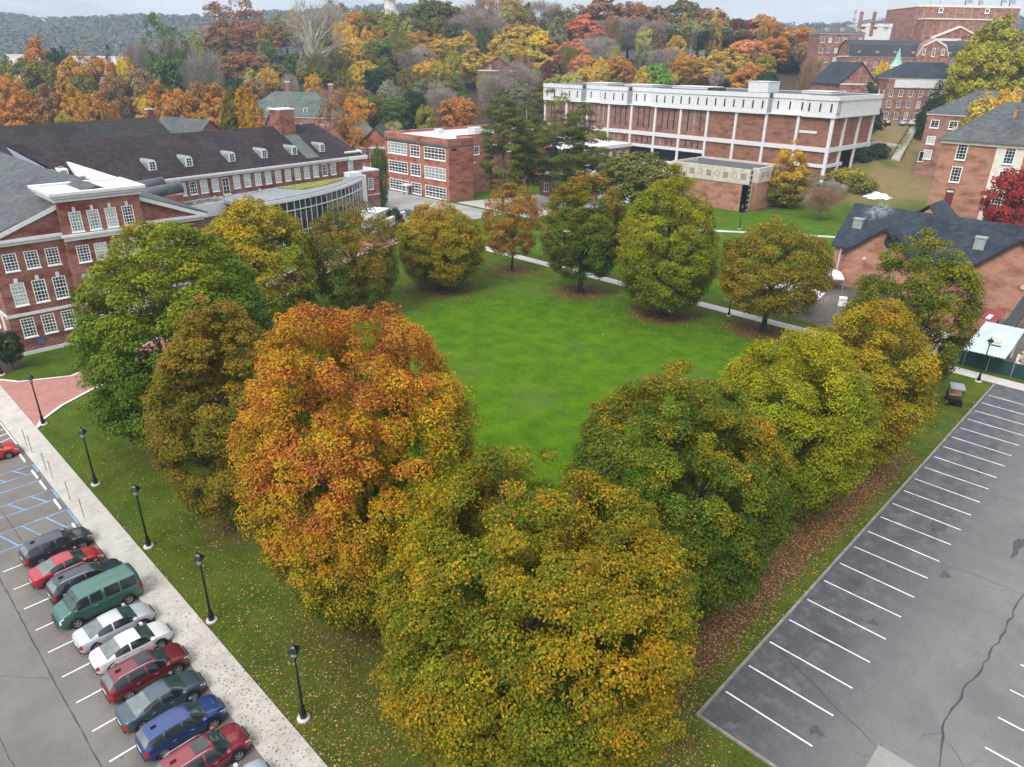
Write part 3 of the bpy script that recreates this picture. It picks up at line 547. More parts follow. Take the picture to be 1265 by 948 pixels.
def block(name, label, x, y, rot, w, d, h, z0=0, wall='brick_red', roof=('hip', 4), rm='slate_grey', rows=(), nf=0, nl=0, nr=0, ww=1.1, nx=2, ny=4, cat='building', trim='white_paint', cor=.5, oh=.5, dorm=0, chims=(), group=None, base=-3, fr=.1, eave=True, axis='x', panes=PN):
    t = thing(name, label, cat, (x, y, z0), rot, group); mb = MB(); r_ = random.Random(int(x*7+y))
    for (p0, ang, W, n) in (((0, 0), 0, w, nf), ((0, d), -math.pi/2, d, nl), ((w, 0), math.pi/2, d, nr), ((w, d), math.pi, w, 0)):
        wins = [((i+.5)*W/n, z, ww, hh, {'pane': r_.choice(panes)}) for i in range(n) for (z, hh) in rows] if n else []
        winrow(mb, t, p0, ang, W, base, h, wins, nx=nx, ny=ny, fr=fr)
    if roof[0] == 'gable':
        if axis == 'x':
            for xx in (0, w): mb.poly([(xx, 0, h), (xx, d, h), (xx, d/2, h+roof[1])])
        else:
            for yy in (0, d): mb.poly([(0, yy, h), (w, yy, h), (w/2, yy, h+roof[1])])
    elif roof[0] == 'gambrel':
        for xx in (0, w): mb.poly([(xx, 0, h), (xx, d, h), (xx, d*.84, h+roof[1]*.68), (xx, d/2, h+roof[1]), (xx, d*.16, h+roof[1]*.68)])
    elif roof[0] == 'flat': mb.poly([(0, 0, h-.02), (w, 0, h-.02), (w, d, h-.02), (0, d, h-.02)])
    mb.build('wall', wall, t)
    if cor and eave: c = MB(); band(c, 0, w, 0, d, h-cor, h, .22); c.build('cornice', trim, t)
    rb = MB()
    if roof[0] == 'hip': hip(rb, 0, w, 0, d, h+.02, roof[1], oh)
    elif roof[0] == 'gable': gable(rb, 0, w, 0, d, h, roof[1], axis, oh)
    elif roof[0] == 'gambrel':
        for s in (0, 1):
            Y = lambda q: q*d if s == 0 else d-q*d
            rb.slab([(-.4, Y(-.03), h), (w+.4, Y(-.03), h), (w+.4, Y(.16), h+roof[1]*.68+.15), (-.4, Y(.16), h+roof[1]*.68+.15)], .15); rb.slab([(-.4, Y(.16), h+roof[1]*.68+.15), (w+.4, Y(.16), h+roof[1]*.68+.15), (w+.4, Y(.5), h+roof[1]+.15), (-.4, Y(.5), h+roof[1]+.15)], .15)
        if dorm:
            for i in range(dorm): dormer(t, (i+.5)*w/dorm, d*.03, h+.25, 1.5, 2.0, 2.4)
    else:
        rb.box(.3, w-.3, .3, d-.3, h-.2, h+.03)
        c = MB()
        for bx in ((-.15, w+.15, -.15, .25), (-.15, w+.15, d-.25, d+.15), (-.15, .25, .25, d-.25), (w-.25, w+.15, .25, d-.25)): c.box(*bx, h+.001, h+.55)
        c.build('parapet', trim if eave else wall, t)
    rb.build('roof', rm, t)
    if dorm and roof[0] != 'gambrel':
        for i in range(dorm): dormer(t, (i+.5)*w/dorm, 1.0, h+.9*roof[1]/(d/2), 1.5, 1.9, 2.8)
    for (cx, cy, cz) in chims: chimney(t, cx, cy, h-1, cz, wall=wall)
    return t

# brick hall with the square tower (front left)
t = thing('brick_hall', 'three storey brick hall with square tower and white cornice at the left picture edge', 'building', (15.24, 96.6, 0))
mb = MB(); W = 24.2; rows3 = ((2.1, 2.35), (6.0, 2.7), (10.1, 2.05)); r_ = random.Random(4)
def wn(us): return [(u, z, 1.42, hh, {'pane': r_.choice(['glass_dark', 'glass_dark', 'blind_pale', 'glass_teal'])}) for u in us for (z, hh) in rows3]
winrow(mb, t, (0, 0), 0, 7.5, -.3, 14.0, wn([1.75, 3.9, 6.05]), nx=4, ny=6)
winrow(mb, t, (7.5, -1.0), 0, 9.1, -.3, 18.0, wn([1.6, 3.55, 5.5, 7.45])+[(u, 13.75, 1.3, 2.35, {'pane': q}) for u, q in zip((1.6, 3.55, 5.5, 7.45), ('blind_grey', 'blind_grey', 'blind_pale', 'glass_dark'))], nx=4, ny=6)
winrow(mb, t, (16.6, 0), 0, 7.6, -.3, 14.0, wn([1.6, 3.8, 6.0]), nx=4, ny=6)
winrow(mb, t, (0, 55), -math.pi/2, 55, -.3, 14.0, wn([3.5+3.2*i for i in range(16)]), nx=4, ny=6)
facade(mb, (24.2, 0), math.pi/2, 22, -.3, 14, []); facade(mb, (7.5, 6), -math.pi/2, 7, -.3, 18.0, []); facade(mb, (16.6, -1), math.pi/2, 7, -.3, 18.0, []); facade(mb, (16.6, 6), math.pi, 9.1, 13, 18.0, [])
mb.poly([(0, .0, 14), (7.5, .0, 14), (7.5, .0, 17.0), ]); mb.poly([(16.6, 0, 14), (24.2, 0, 14), (16.6, 0, 17.0)])
mb.build('wall', 'brick_red', t)
c = MB()
for (x0, x1, y) in ((-.25, 7.48, 0), (16.62, 24.45, 0)): c.box(x0, x1, y-.35, y-.003, 13.05, 13.45); c.box(x0-.15, x1, y-.6, y-.003, 13.45, 13.75); c.box(x0, x1, y-.12, y-.003, 4.75, 5.1); c.box(x0, x1, y-.08, y-.003, -.3, .45)
c.box(-.6, -.003, -.003, 55, 13.45, 13.75); c.box(-.12, -.003, -.003, 55, 4.75, 5.1); c.box(7.4, 16.7, -1.35, -1.003, 12.85, 13.3); c.box(7.2, 16.9, -1.55, -1.003, 13.3, 13.55); c.box(7.4, 16.7, -1.12, -1.003, 4.75, 5.1)
c.slab([(-.7, -.55, 13.75), (-.7, -.003, 13.75), (7.5, -.003, 17.0), (7.5, -.55, 17.0)], .5); c.slab([(16.6, -.55, 17.0), (16.6, -.003, 17.0), (24.9, -.003, 13.75), (24.9, -.55, 13.75)], .5)
for z, e in ((17.35, .25), (17.75, .5), (18.1, .75)): band(c, 7.5, 16.6, -1, 6, z, z+.33, e)
for u in (1.75, 3.9, 6.05): c.prism([(u-.15, -.07), (u+.15, -.07), (u+.2, -.003), (u-.2, -.003)], 8.72, 9.25)
for u in (1.6, 3.55, 5.5, 7.45): c.prism([(7.5+u-.15, -1.07), (7.5+u+.15, -1.07), (7.5+u+.15, -1.003), (7.5+u-.15, -1.003)], 16.12, 16.65)
c.build('cornice', 'white_paint', t)
rb = MB()
for s in (0, 1):
    xa = -.75 if s == 0 else 24.95
    ye = 55 if s == 0 else 17
    rb.slab([(xa, -.45, 14.0), (12.1, -.45, 18.7), (12.1, ye, 18.7), (xa, ye, 14.0)], .2)
rb.build('roof', 'slate_grey', t)
mb = MB(); mb.box(7.6, 16.5, -.9, 5.9, 17.8, 18.2); mb.build('tower_roof', 'white_membrane', t)
mb = MB(); mb.poly([(12.1, 17, 18.5), (24.2, 17, 14), (12.1, 17, 14)]); mb.box(12.2, 20.6, 17.2, 55, 13.4, 13.8, 1); mb.box(12.0, 12.19, 17.2, 55, 13.3, 18.55, 1); mb.box(20.6, 21.0, 17.2, 66, 9, 16.6, 1); mb.box(12.2, 20.6, 55, 55.4, 9, 15.5, 1)
mb.build('roof_well', ['brick_red', 'white_membrane'], t)
mb = MB(); mb.box(2.2, 2.95, -.06, -.003, .9, 1.75); mb.build('wall_plaque', 'door_blue', t)
for (x, y, w, d, h) in ((13.5, 30, 1.4, 3, 1.8), (15.5, 34, 1.6, 2.2, 2.4), (17.5, 24, 1.2, 2.5, 2.4), (15.6, 25, 1.2, 3, 2.0), (18.4, 38, 1.2, 3, 2.2)):
    mb = MB(); mb.box(x, x+w, y, y+d, 13.81, 13.8+h); mb.lathe([(w*.3, 0), (w*.3, .25), (w*.2, .25)], 12, 1, c=(x+w/2, y+d/2, 13.8+h)); mb.box(x+.15, x+w-.15, y-.03, y-.003, 14.1, 13.6+h, 1); mb.build('rooftop_unit', ['white_paint', 'lead_grey'], t)

# long hall with slate roof and arched dormers
A = RX(8.5); t = thing('dormer_hall', 'long brick hall with a dark purple slate roof and six arched white dormers', 'building', (96.4, 142, 0), A)
mb = MB(); w2 = []
for u in (-44.1, -41.95, -39.75, -37.45): w2.append((u, 9.55, 1.45, 2.4))
for i in range(11): w2.append((-32.8+i*2.42, 9.55, 1.45, 2.4))
w2.append((-3.6, 9.55, 1.45, 2.4))
w2 = [(60+q[0], *q[1:], {'pane': r_.choice(['blind_pale', 'blind_pale', 'blind_pale', 'glass_dark', 'blind_grey'])}) for q in w2]+[(60-35.2, 8.75, 1.5, 3.1, {'nx': 2, 'ny': 4, 'pane': 'glass_dark', 'name': 'door'})]+[(60+u, z, 1.45, 2.3, {'pane': 'glass_dark'}) for u in range(-58, -47, 3) for z in (1.5, 5.4)]
winrow(mb, t, (-60, 0), 0, 60, -.3, 12.2, w2, nx=3, ny=4)
facade(mb, (0, 0), math.pi/2, 20, -.3, 12.2, []); facade(mb, (-60, 20), -math.pi/2, 20, -.3, 12.2, [])
mb.poly([(0, 0, 12.2), (0, 20, 12.2), (0, 10, 19)]); mb.add([(-60, 0, 12.2), (-60, 20, 12.2), (-67, 10, 19.25)], [(0, 1, 2)], 1); mb.build('wall', ['brick_red', 'white_membrane'], t)
c = MB(); c.box(-60, .5, -.35, -.003, 12.2, 12.62); c.box(-60, .7, -.75, -.003, 12.62, 12.95); c.box(-4.5, .9, -.9, -.751, 12.2, 12.9); c.box(-60, 0, -.06, -.003, 8.3, 8.55); c.build('cornice', 'white_paint', t)
rb = MB()
for s in (0, 1):
    ya, yb = (-.45, 10) if s == 0 else (20.45, 10)
    rb.slab([(-60, ya, 12.98), (.3, ya, 12.98), (-4.5, yb, 19.4), (-67, yb, 19.4)], .18)
rb.slab([(.3, -.45, 12.98), (.3, 20.45, 12.98), (-4.5, 10, 19.4)], .18)
rb.build('roof', 'slate_purple', t)
for u in (-48, -41, -32, -24.6, -17.2, -9.8): dormer(t, u, 1.7, 14.25, 1.6, 2.0, 3.4, True)
mb = MB(); mb.box(-15.6, -11.9, 7.2, 10.6, 15.5, 22.7); mb.box(-15.75, -11.75, 7.05, 10.75, 22.7, 22.95, 1); mb.build('chimney', ['brick_red', 'white_membrane'], t)
mb = MB(); mb.slab([(-15.3, .2, 13.55), (-11.9, .2, 13.55), (-11.9, 7.1, 17.75), (-15.3, 7.1, 17.75)], .1); mb.build('copper_valley', 'roof_green', t)
mb = MB()
for u in (-38.5, -22.1, -8.9+1.6): mb.tube([(u, -.12, 13.4), (u, -.12, 8.4)], [.13, .13], 6); mb.box(u-.2, u+.2, -.3, -.01, 12.1, 12.6)
mb.build('downpipe', 'maroon_sheet', t)
mb = MB(); mb.prism([(-4.6, .5), (.6, .5), (.6, 5.2), (-2.6, 3.4)], 13.1, 13.9); mb.build('roof_flashing', 'white_membrane', t)
t = thing('duct_block', 'dark grey barrel shaped roof ducts between the square tower and the long slate hall', 'ducts'); mb = MB()
q = [G(160, 231, 12), G(216, 222, 12), G(226, 240, 12), G(172, 246, 12)]; mb.prism([(p.x, p.y) for p in q], 0, 12); mb.build('plinth', 'brick_red', t)
for a, b, r in (((164, 223), (182, 219), .75), ((166, 232), (199, 226), .95), ((178, 241), (220, 233), 1.05)):
    mb = MB(); A3, B3 = G(*a, 12.6), G(*b, 12.6); mb.tube([A3, B3], [r, r], 14); mb.tube([A3.lerp(B3, .96), A3.lerp(B3, 1.02)], [r*1.08, r*1.08], 14); mb.build('duct', 'lead_dark', t, True)
# its short end wing
t = thing('end_wing', 'small flat roofed brick wing with blue door ending the long slate roofed hall', 'building', (94.9, 140.6, 0))
mb = MB(); winrow(mb, t, (0, 0), 0, 4.8, -.3, 9.4, [(2.45, 5.4, 1.35, 2.45)], nx=3, ny=5); facade(mb, (4.8, 0), math.pi/2, 16, -.3, 9.4, []); facade(mb, (0, 12), -math.pi/2, 12, -.3, 9.4, []); mb.box(0, 4.8, 12, 16, 0, 9.4); mb.build('wall', 'brick_red', t)
c = MB(); c.box(-.1, 4.9, -.1, 16.1, 9.4, 9.75); c.box(0, 4.85, -.06, -.003, 4.1, 4.3); c.box(4.803, 4.86, 0, 16, 4.1, 4.3); c.build('cornice', 'limestone', t)
mb = MB(); mb.box(.2, 4.6, .2, 15.8, 9.75, 9.8); mb.build('roof', 'white_membrane', t)
mb = MB(); mb.box(2.0, 3.2, -.07, -.003, 0, 2.75); mb.build('door', 'door_blue', t)

# curved glass pavilion with a planted roof
t = thing('glass_pavilion', 'low pavilion with a curved glass front, grey roof and mossy planted strip', 'building', (0, 0, 0))
arc = [(94.6, 139.7), (92.0, 137.4), (88.3, 134.6), (83.5, 131.4), (78.2, 128.7), (73.5, 126.9), (69.2, 125.6), (64, 124.6), (58, 124)]
back = [(58, 133.5), (70, 136.6), (82, 138.6), (94.6, 141.2)]
mb = MB(); mb.prism(arc+back, 8.35, 8.95, 0); mb.build('roof', 'lead_grey', t)
mb = MB()
for i in range(len(arc)-1):
    a, b = Vector(arc[i]), Vector(arc[i+1]); n_ = (b-a).normalized(); o_ = Vector((n_.y, -n_.x)); o_ = o_ if o_.dot(Vector((.3, -1))) > 0 else -o_
    mb.prism([a+o_*.25, b+o_*.25, b+o_*.02, a+o_*.02], 8.1, 8.75)
mb.box(93.9, 95.0, 138.9, 140.4, 0, 9.0); mb.build('fascia', 'white_paint', t)
gl_ = MB(); fr_ = MB()
for i in range(len(arc)-1):
    a, b = Vector(arc[i]), Vector(arc[i+1]); n_ = 3
    gl_.add([(*a, .2), (*b, .2), (*b, 8.1), (*a, 8.1)], [(0, 1, 2, 3)])
    for k in range(n_):
        p = a.lerp(b, k/n_); fr_.box(p.x-.06, p.x+.06, p.y-.12, p.y+.02, .1, 8.1)
    for z in (.15, 2.2, 6.3): dd = (b-a).normalized(); q = Vector((dd.y, -dd.x)); q = q if q.dot(Vector((.3, -1))) > 0 else -q; fr_.prism([a+q*.16, b+q*.16, b+q*.01, a+q*.01], z, z+.16)
gl_.build('glazing', 'glass_dark', t); fr_.build('mullions', 'white_paint', t)
mb = MB(); mb.prism([(71.5, 135.2), (74, 130.7), (80, 132.4), (87, 136.0), (88.6, 138.4), (80, 137.2)], 8.95, 9.12); mb.build('planted_strip', 'moss_roof', t)
mb = MB(); mb.box(90.2, 93.6, 138.4, 140.4, 8.96, 9.9); mb.build('roof_pad', 'white_membrane', t)
# terrace beside it
t = thing('roof_terrace', 'white walled roof terrace left of the glass pavilion with a thin railing', 'terrace', (0, 0, 0))
TR = [(50, 129.5), (70, 132.5), (69, 137.3), (49.2, 134.4)]
mb = MB(); mb.prism(TR, 0, 8.3); mb.build('deck', 'roof_grey_brown', t)
mb = MB()
for a, b in ((TR[0], TR[1]), (TR[3], TR[0])): strip_ = (Vector(b)-Vector(a)).normalized(); q = Vector((strip_.y, -strip_.x))*.25; mb.prism([Vector(a)+q, Vector(b)+q, Vector(b)+q*.05, Vector(a)+q*.05], 6.4, 8.75)
mb.build('fascia', 'white_paint', t)
mb = MB()
for i in range(11): p = Vector(TR[0]).lerp(Vector(TR[1]), i/10); mb.tube([(p.x, p.y, 8.75), (p.x, p.y, 9.6)], [.04, .04], 5)
mb.tube([(*TR[0], 9.6), (*TR[1], 9.6)], [.05, .05], 5); mb.build('railing', 'grey_metal', t)
def patio_chair(mat):
    t = thing('patio_chair', '', 'chair'); mb = MB(); mb.box(-.28, .28, -.28, .28, .4, .5); mb.build('seat', mat, t)
    mb = MB(); mb.box(-.28, .28, .24, .32, .5, 1.0); mb.build('backrest', mat, t)
    for x in (-.24, .24):
        for y in (-.24, .24): mb = MB(); mb.tube([(x, y, 0), (x, y, .4)], [.03, .03], 5); mb.build('leg', 'grey_metal', t)
    return t
sp_ = [(51.5, 132.6, 0), (53.0, 131.6, 1), (54.4, 133.4, 0), (56.0, 132.2, 0), (57.6, 133.9, 1), (59.2, 132.7, 0), (60.6, 134.4, 1), (66.4, 134.4, 0), (67.8, 135.4, 1)]
cb_, cy_ = patio_chair('chair_blue'), patio_chair('chair_yellow')
wd = ['end', 'second', 'third', 'fourth', 'fifth', 'sixth']; used = [0, 0]
for (x, y, k) in sp_:
    o = (cb_, cy_)[k] if not used[k] else copy_tree((cb_, cy_)[k]); o.location = (x, y, 8.3); o.rotation_euler.z = rnd.uniform(0, 6)
    tag(o, f"{('blue', 'lime yellow')[k]} patio chair on the roof terrace, {wd[used[k]].replace('end', 'first')} {('blue', 'yellow')[k]} one from the left", None, ('blue', 'yellow')[k]+' chairs on the roof terrace'); used[k] += 1

# brick school block with ribbon windows
t = thing('school_building', 'three storey flat roofed brick school with broad white ribbon windows', 'building', (119.8, 139.1, 0))
mb = MB(); rw = []
for (ya, yb) in ((1.0, 9.9), (11.0, 15.6), (16.4, 25.2)):
    for (z, hh) in ((.35, 2.95), (5.0, 3.05), (9.8, 3.0)): rw.append((26.2-(ya+yb)/2, z, yb-ya-.5, hh, {'nx': 3 if ya == 11 else 6, 'ny': 4, 'mun': .11, 'pane': r_.choice(['glass_dark', 'glass_dark', 'blind_grey'])}))
winrow(mb, t, (0, 26.2), -math.pi/2, 26.2, -.5, 14.2, rw, fr=.2)
facade(mb, (0, 0), 0, 8.3, -.5, 14.2, []); facade(mb, (8.3, 0), math.pi/2, 6, -.5, 14.2, []); facade(mb, (8.3, 6), 0, 36, -.5, 14.2, [(2.2, 3.8, 9.9, 12.1), (5.0, 7.6, 9.9, 12.1), (11, 14, 9.9, 12.1), (17, 20, 9.9, 12.1)]); facade(mb, (44.3, 6), math.pi/2, 20, -.5, 14.2, []); facade(mb, (44.3, 26.2), math.pi, 44.3, -.5, 14.2, [])
for (u, w) in ((3, 1.6), (6.3, 2.6), (12.5, 3), (18.5, 3)): window(t, (8.3, 6), 0, u, 9.9, w, 2.2, 3, 3, .15)
for z0, z1, e in ((13.35, 13.55, .12),): pass
mb.box(8.8, 9.6, -.002+5.9, 6.0, 0, 0.1); mb.build('wall', 'brick_school', t)
c = MB(); c.box(-.3, -.003, -.3, 26.4, 13.2, 13.75); c.box(-.003, 8.3, -.12, -.003, 13.3, 13.5); c.build('cornice', 'roof_green', t)
c = MB()
for bx in ((-.02, .35, -.02, 26.2), (.35, 8.3, -.02, .3), (8.0, 8.32, .3, 6.2), (8.32, 44.3, 5.95, 6.3), (.35, 44.3, 25.9, 26.2)): c.box(*bx, 14.2, 15.15)
c.build('parapet', 'brick_school', t)
mb = MB(); mb.prism([(.35, .3), (8, .3), (8, 6.3), (44.2, 6.3), (44.2, 25.9), (.35, 25.9)], 14.15, 14.45); mb.box(20, 24, 12, 15, 14.46, 16.0); mb.box(12, 14, 18, 20, 14.46, 15.6); mb.build('roof', 'roof_pale', t)
mb = MB(); mb.box(8.32, 12, 3.4, 5.95, 0, 8.2); mb.box(8.25, 12.1, 3.3, 5.95, 8.2, 8.45, 1); mb.build('entrance', ['brick_school', 'white_membrane'], t)
mb = MB(); mb.box(9.1, 11.4, 3.3, 3.39, 0, 5.6); mb.build('door', 'glass_teal', t)
mb = MB(); mb.box(.9, 2.6, -.02, -.004, 12.3, 12.9); mb.build('vent', 'dark_opening', t)
# low white roofed annexes behind the pines
t = block('classroom_annex', 'low brick annex with pale flat roof behind the pine trees', 145, 121.5, 0, 24, 10, 5.6, wall='brick_dark', roof=('flat', 0), rm='white_membrane', rows=((1.2, 2.2),), nf=7, nl=2, ww=1.8, trim='white_paint')
t = block('link_building', 'higher pale roofed brick link block between the pines and the white library', 166, 142, 0, 34, 16, 8.5, wall='brick_red', roof=('flat', 0), rm='white_membrane', rows=((1.5, 2), (5, 2)), nf=8, nl=3, ww=1.6)

# white and brick library
t = thing('library', 'large brick library with white concrete columns, bands and slit windows', 'building', (211, 83, 0), RX(-1.5))
L = 109.0; WR = 29.0; mb = MB(); wm = MB(); cols = [0, 9.7, 19.5, 29.3, 39.1, 49.0, 58.8, 68.6, 78.4, 88.2, 98.2, L]
def slit(u, z, w, h, pane='glass_dark'): window(t, (0, L), -math.pi/2, L-u, z, w, h, 1, 4 if h > 5 else 2, .05, pane=pane, fm='lead_grey', sill=False)
ops = []
for i in range(4, 11):
    for k in (.27, .5, .73):
        u = cols[i]+(cols[i+1]-cols[i])*k
        for (z, h) in ((12.9, 6.4), (8.0, 2.0)): ops.append((L-u-.33, L-u+.33, z, z+h)); slit(u, z, .66, h, r_.choice(['glass_dark', 'glass_dark', 'blind_grey']))
facade(mb, (0, L), -math.pi/2, L-39.1, 6.8, 19.9, [o for o in ops], 0, .2)
facade(mb, (0, 39.1), -math.pi/2, 39.1, -.5, 19.9, [], 0)
facade(mb, (2.5, L), -math.pi/2, L-39.1, -.5, 6.8, [], 1)
facade(mb, (0, 0), 0, 10, -.5, 19.9, []); facade(mb, (10, 0), 0, WR-10, 10.4, 19.9, []); facade(mb, (10, 5), 0, WR-10, -1, 10.4, [], 1); facade(mb, (10, 0), math.pi/2, 5, -.5, 10.4, [])
facade(mb, (WR, 0), math.pi/2, L, -.5, 19.9, []); facade(mb, (WR, L), math.pi, WR, -.5, 19.9, [])
mb.build('wall', ['brick_library', 'dark_opening'], t)
for u in cols: wm.box(-.55, -.003, u-.38 if u else -.55, u+.38, -.5 if u < 40 else 3.2, 19.9)
for x in (7.6, 17.6, 27.6): wm.box(x-.4, x+.4, -.55, -.003, -1, 19.9)
wm.box(-.5, -.004, .4, L, 10.5, 11.7); wm.box(-.5, -.004, 39.5, L, 6.7, 7.6); wm.box(-.5, WR, -.5, -.004, 10.5, 11.7); wm.box(0, 10.5, -.5, -.004, 6.3, 7.2); wm.box(-.5, -.004, .4, 9.2, 6.3, 7.2); wm.box(0, 9, -.5, -.004, 1.6, 2.5)
wm.box(-3.2, -.6, 39.1, L, -.5, 3.2)
wm.build('concrete_frame', 'white_paint', t)
# attic storey: staggered white blocks with slit windows
am = MB(); segs = [(-.9, 8.5, -.9), (8.5, 19.5, 1.9), (19.5, 60, -.9), (60, 70.5, 1.9), (70.5, 82, -.9), (82, 91, 1.9), (91, L+.5, -.9)]
prev = None
for (a, b, x) in segs:
    n_ = max(2, int((b-a)/3.1)); us = [(b-a)*(k+.5)/n_ for k in range(n_)]
    facade(am, (x, b), -math.pi/2, b-a, 19.9, 24.0, [(u-.25, u+.25, 21.0, 23.2) for u in us], 0, .2)
    for u in us: window(t, (x, b), -math.pi/2, u, 21.0, .5, 2.2, 1, 1, .03, pane='dark_opening', fm='lead_grey', sill=False)
    for k in range(n_*3+1): am.box(x-.07, x-.003, a+(b-a)*k/(n_*3)-.05, a+(b-a)*k/(n_*3)+.05, 20.6, 23.7)
    am.box(x-.25, x+.6, a, b, 24.0, 25.2); am.box(x-.12, x+.3, a, b, 19.55, 20.2)
    if x > 0: am.box(-.9, x, a, b, 19.7, 19.89, 0)
    for e in (a, b): am.add([(-.9, e, 19.9), (1.9, e, 19.9), (1.9, e, 24), (-.9, e, 24)], [(0, 1, 2, 3)])
us = [(k+.5)*WR/12 for k in range(12)]
facade(am, (-.9, -.9), 0, WR+1.5, 19.9, 24.0, [(u-.22, u+.22, 21.0, 23.3) for u in us], 0, .2)
for k in range(25): am.box(-.9+k*1.2, -.8+k*1.2, -.97, -.903, 20.6, 23.7)
for u in us: window(t, (-.9, -.9), 0, u, 21.0, .44, 2.3, 1, 1, .04, pane='blind_grey', fm='off_white', sill=False)
am.box(-1.15, WR+.9, -1.15, -.4, 24.0, 25.2); am.box(-1.0, WR+.7, -1.02, -.5, 19.55, 20.2); am.box(WR-.4, WR+.7, -.4, L, 19.9, 25.2); am.box(-.4, WR-.4, L-.4, L+.5, 19.9, 25.2)
am.build('attic', 'white_paint', t)
mb = MB(); mb.box(2.2, WR-.4, -.4, L-.4, 24.2, 25.12); mb.box(-.3, 2.2, -.4, 8.4, 24.2, 25.12)
for (a, b) in ((19.6, 59.9), (70.6, 81.9), (91.1, L-.5)): mb.box(-.3, 2.2, a, b, 24.2, 25.12)
mb.build('roof', 'roof_flat_dark', t)
for (x, y, w, d, h) in ((6.5, 24, 7, 6.5, 3.1), (11, 47, 9, 14, .8), (12, 70, 8, 12, .7), (10, 88, 9, 10, .8), (14, 8, 7, 9, .8)): mb = MB(); mb.box(x, x+w, y, y+d, 25.121, 24.9+h); mb.box(x-.15, x+w+.15, y-.15, y+d+.15, 24.901+h, 25.05+h); mb.build('roof_block', 'white_paint', t)
mb = MB(); mb.box(4, 6.5, 38, 43, 25.121, 25.9); mb.build('skylight', 'glass_teal', t)
mb = MB(); mb.box(-.2, -.005, 3.9, 9.0, 15.2, 15.9); mb.build('wall_sign', 'white_paint', t)

# annex with emblem band
t = thing('gallery_annex', 'single storey brick annex with a pale band of round and square emblems', 'building', (164.6, 81.8, 0))
mb = MB(); facade(mb, (0, 21.5), -math.pi/2, 21.5, -.3, 6.5, []); facade(mb, (4.3, 0), 0, 10.9, -.3, 6.5, []); facade(mb, (15.2, 0), math.pi/2, 21.5, -.3, 6.5, []); facade(mb, (15.2, 21.5), math.pi, 15.2, -.3, 6.5, []); facade(mb, (4.3, 1.3), -math.pi/2, 1.3, -.3, 6.5, []); facade(mb, (0, 0), math.pi/2, 1.6, -.3, 6.5, [])
mb.build('wall', 'brick_pale', t)
pb = MB(); pb.box(-.15, .3, 0, 21.5, 6.5, 10); pb.box(4.2, 15.3, -.15, .3, 6.5, 10); pb.box(14.9, 15.3, .3, 21.5, 6.5, 10); pb.box(-.15, 15.3, 21.5, 21.9, 6.5, 10); pb.box(4.2, 4.6, .3, 1.6, 6.5, 10)
pb.build('precast_band', 'precast', t)
for i in range(9):
    y = 1.6+2.35*i; mb = MB()
    if i % 2: mb.lathe([(.72, -.06), (.72, 0), (.55, 0), (.55, -.05), (.2, -.05)], 20, 0, 'y'); o = mb.build('emblem', 'stone_rubble', t, loc=(-.155, y, 8.3), rot=-math.pi/2); o.rotation_euler = (0, 0, math.pi/2)
    else:
        mb.box(-.06, 0, -.66, .66, -.66, .66, 0); mb.box(-.1, -.06, -.66, .66, .5, .66, 0)
        for k in (-.45, 0, .45): mb.box(-.1, -.061, k-.1, k+.1, -.66, .5, 0)
        mb.build('emblem', 'stone_rubble', t, loc=(-.155, y, 8.3))
for i, x in enumerate((6.3, 8.6, 11)):
    mb = MB(); mb.lathe([(.72, -.06), (.72, 0), (.55, 0), (.55, -.05), (.2, -.05)], 20, 0, 'y') if i % 2 == 0 else mb.box(-.66, .66, -.08, 0, -.66, .66)
    mb.build('emblem', 'stone_rubble', t, loc=(x, -.155, 8.3))
mb = MB(); mb.box(.3, 4.2, 1.3, 1.6, 0, 9.6); mb.build('corner_glazing', 'glass_dark', t)
mb = MB()
for x in (.35, 2.2, 4.05): mb.box(x-.1, x+.1, 1.15, 1.298, 0, 9.6)
for z in range(9): mb.box(.3, 4.2, 1.18, 1.297, z*1.18, z*1.18+.14)
mb.build('mullions', 'off_white', t)
mb = MB(); mb.box(.3, 14.9, 1.6, 21.5, 9.2, 9.5); mb.box(4.6, 14.9, .3, 1.6, 9.2, 9.5); mb.build('roof', 'roof_flat_dark', t)
mb = MB(); mb.box(7, 8.4, 18.5, 19.9, 9.51, 10.4); mb.box(5, 5.4, 10, 10.4, 9.51, 10.0); mb.build('roof_vent', 'blind_grey', t)

# right hand buildings
t = thing('tall_brick_hall', 'brick hall with grey hip roof and pale stair bay, cut by the right picture edge', 'building', (175.2, 45.4, 0))
mb = MB(); Lr = 38; wn_ = []
facade_w = [(4.0, z, 2.0, 3.2) for z in (1.6, 10.8, 15.3)]+[(12.6, z, 1.9, 3.2) for z in (6.2, 10.8, 15.3)]+[(20, z, 2, 3.2) for z in (6.2, 10.8, 15.3)]+[(30, z, 2, 3.2) for z in (6.2, 10.8, 15.3)]
winrow(mb, t, (0, 0), -math.pi/2, Lr, -1, 18.4, facade_w, nx=3, ny=5, fr=.18)
facade(mb, (0, -Lr), 0, 16, -1, 18.4, []); facade(mb, (16, -Lr), math.pi/2, Lr, -1, 18.4, []); facade(mb, (16, 0), math.pi, 16, -1, 18.4, [])
mb.build('wall', 'brick_pale', t)
c = MB(); c.box(-.35, 16.3, -Lr-.3, .3, 18.4, 19.1); c.box(-.08, -.003, -15.0, -10.1, -1, 18.4); c.build('cornice', 'off_white', t)
for z in (6.2, 10.8, 15.3): window(t, (-.2, 0), -math.pi/2, 12.6, z, 1.9, 3.2, 3, 5, .18)
rb = MB(); hip(rb, 0, 16, -Lr, 0, 19.11, 7.5, .9); rb.build('roof', 'slate_grey', t)
mb = MB(); mb.tube([(5, -10.5, 22), (5, -10.5, 25.3)], [.35, .35], 10); mb.build('roof_pipe', 'brick_pale', t)
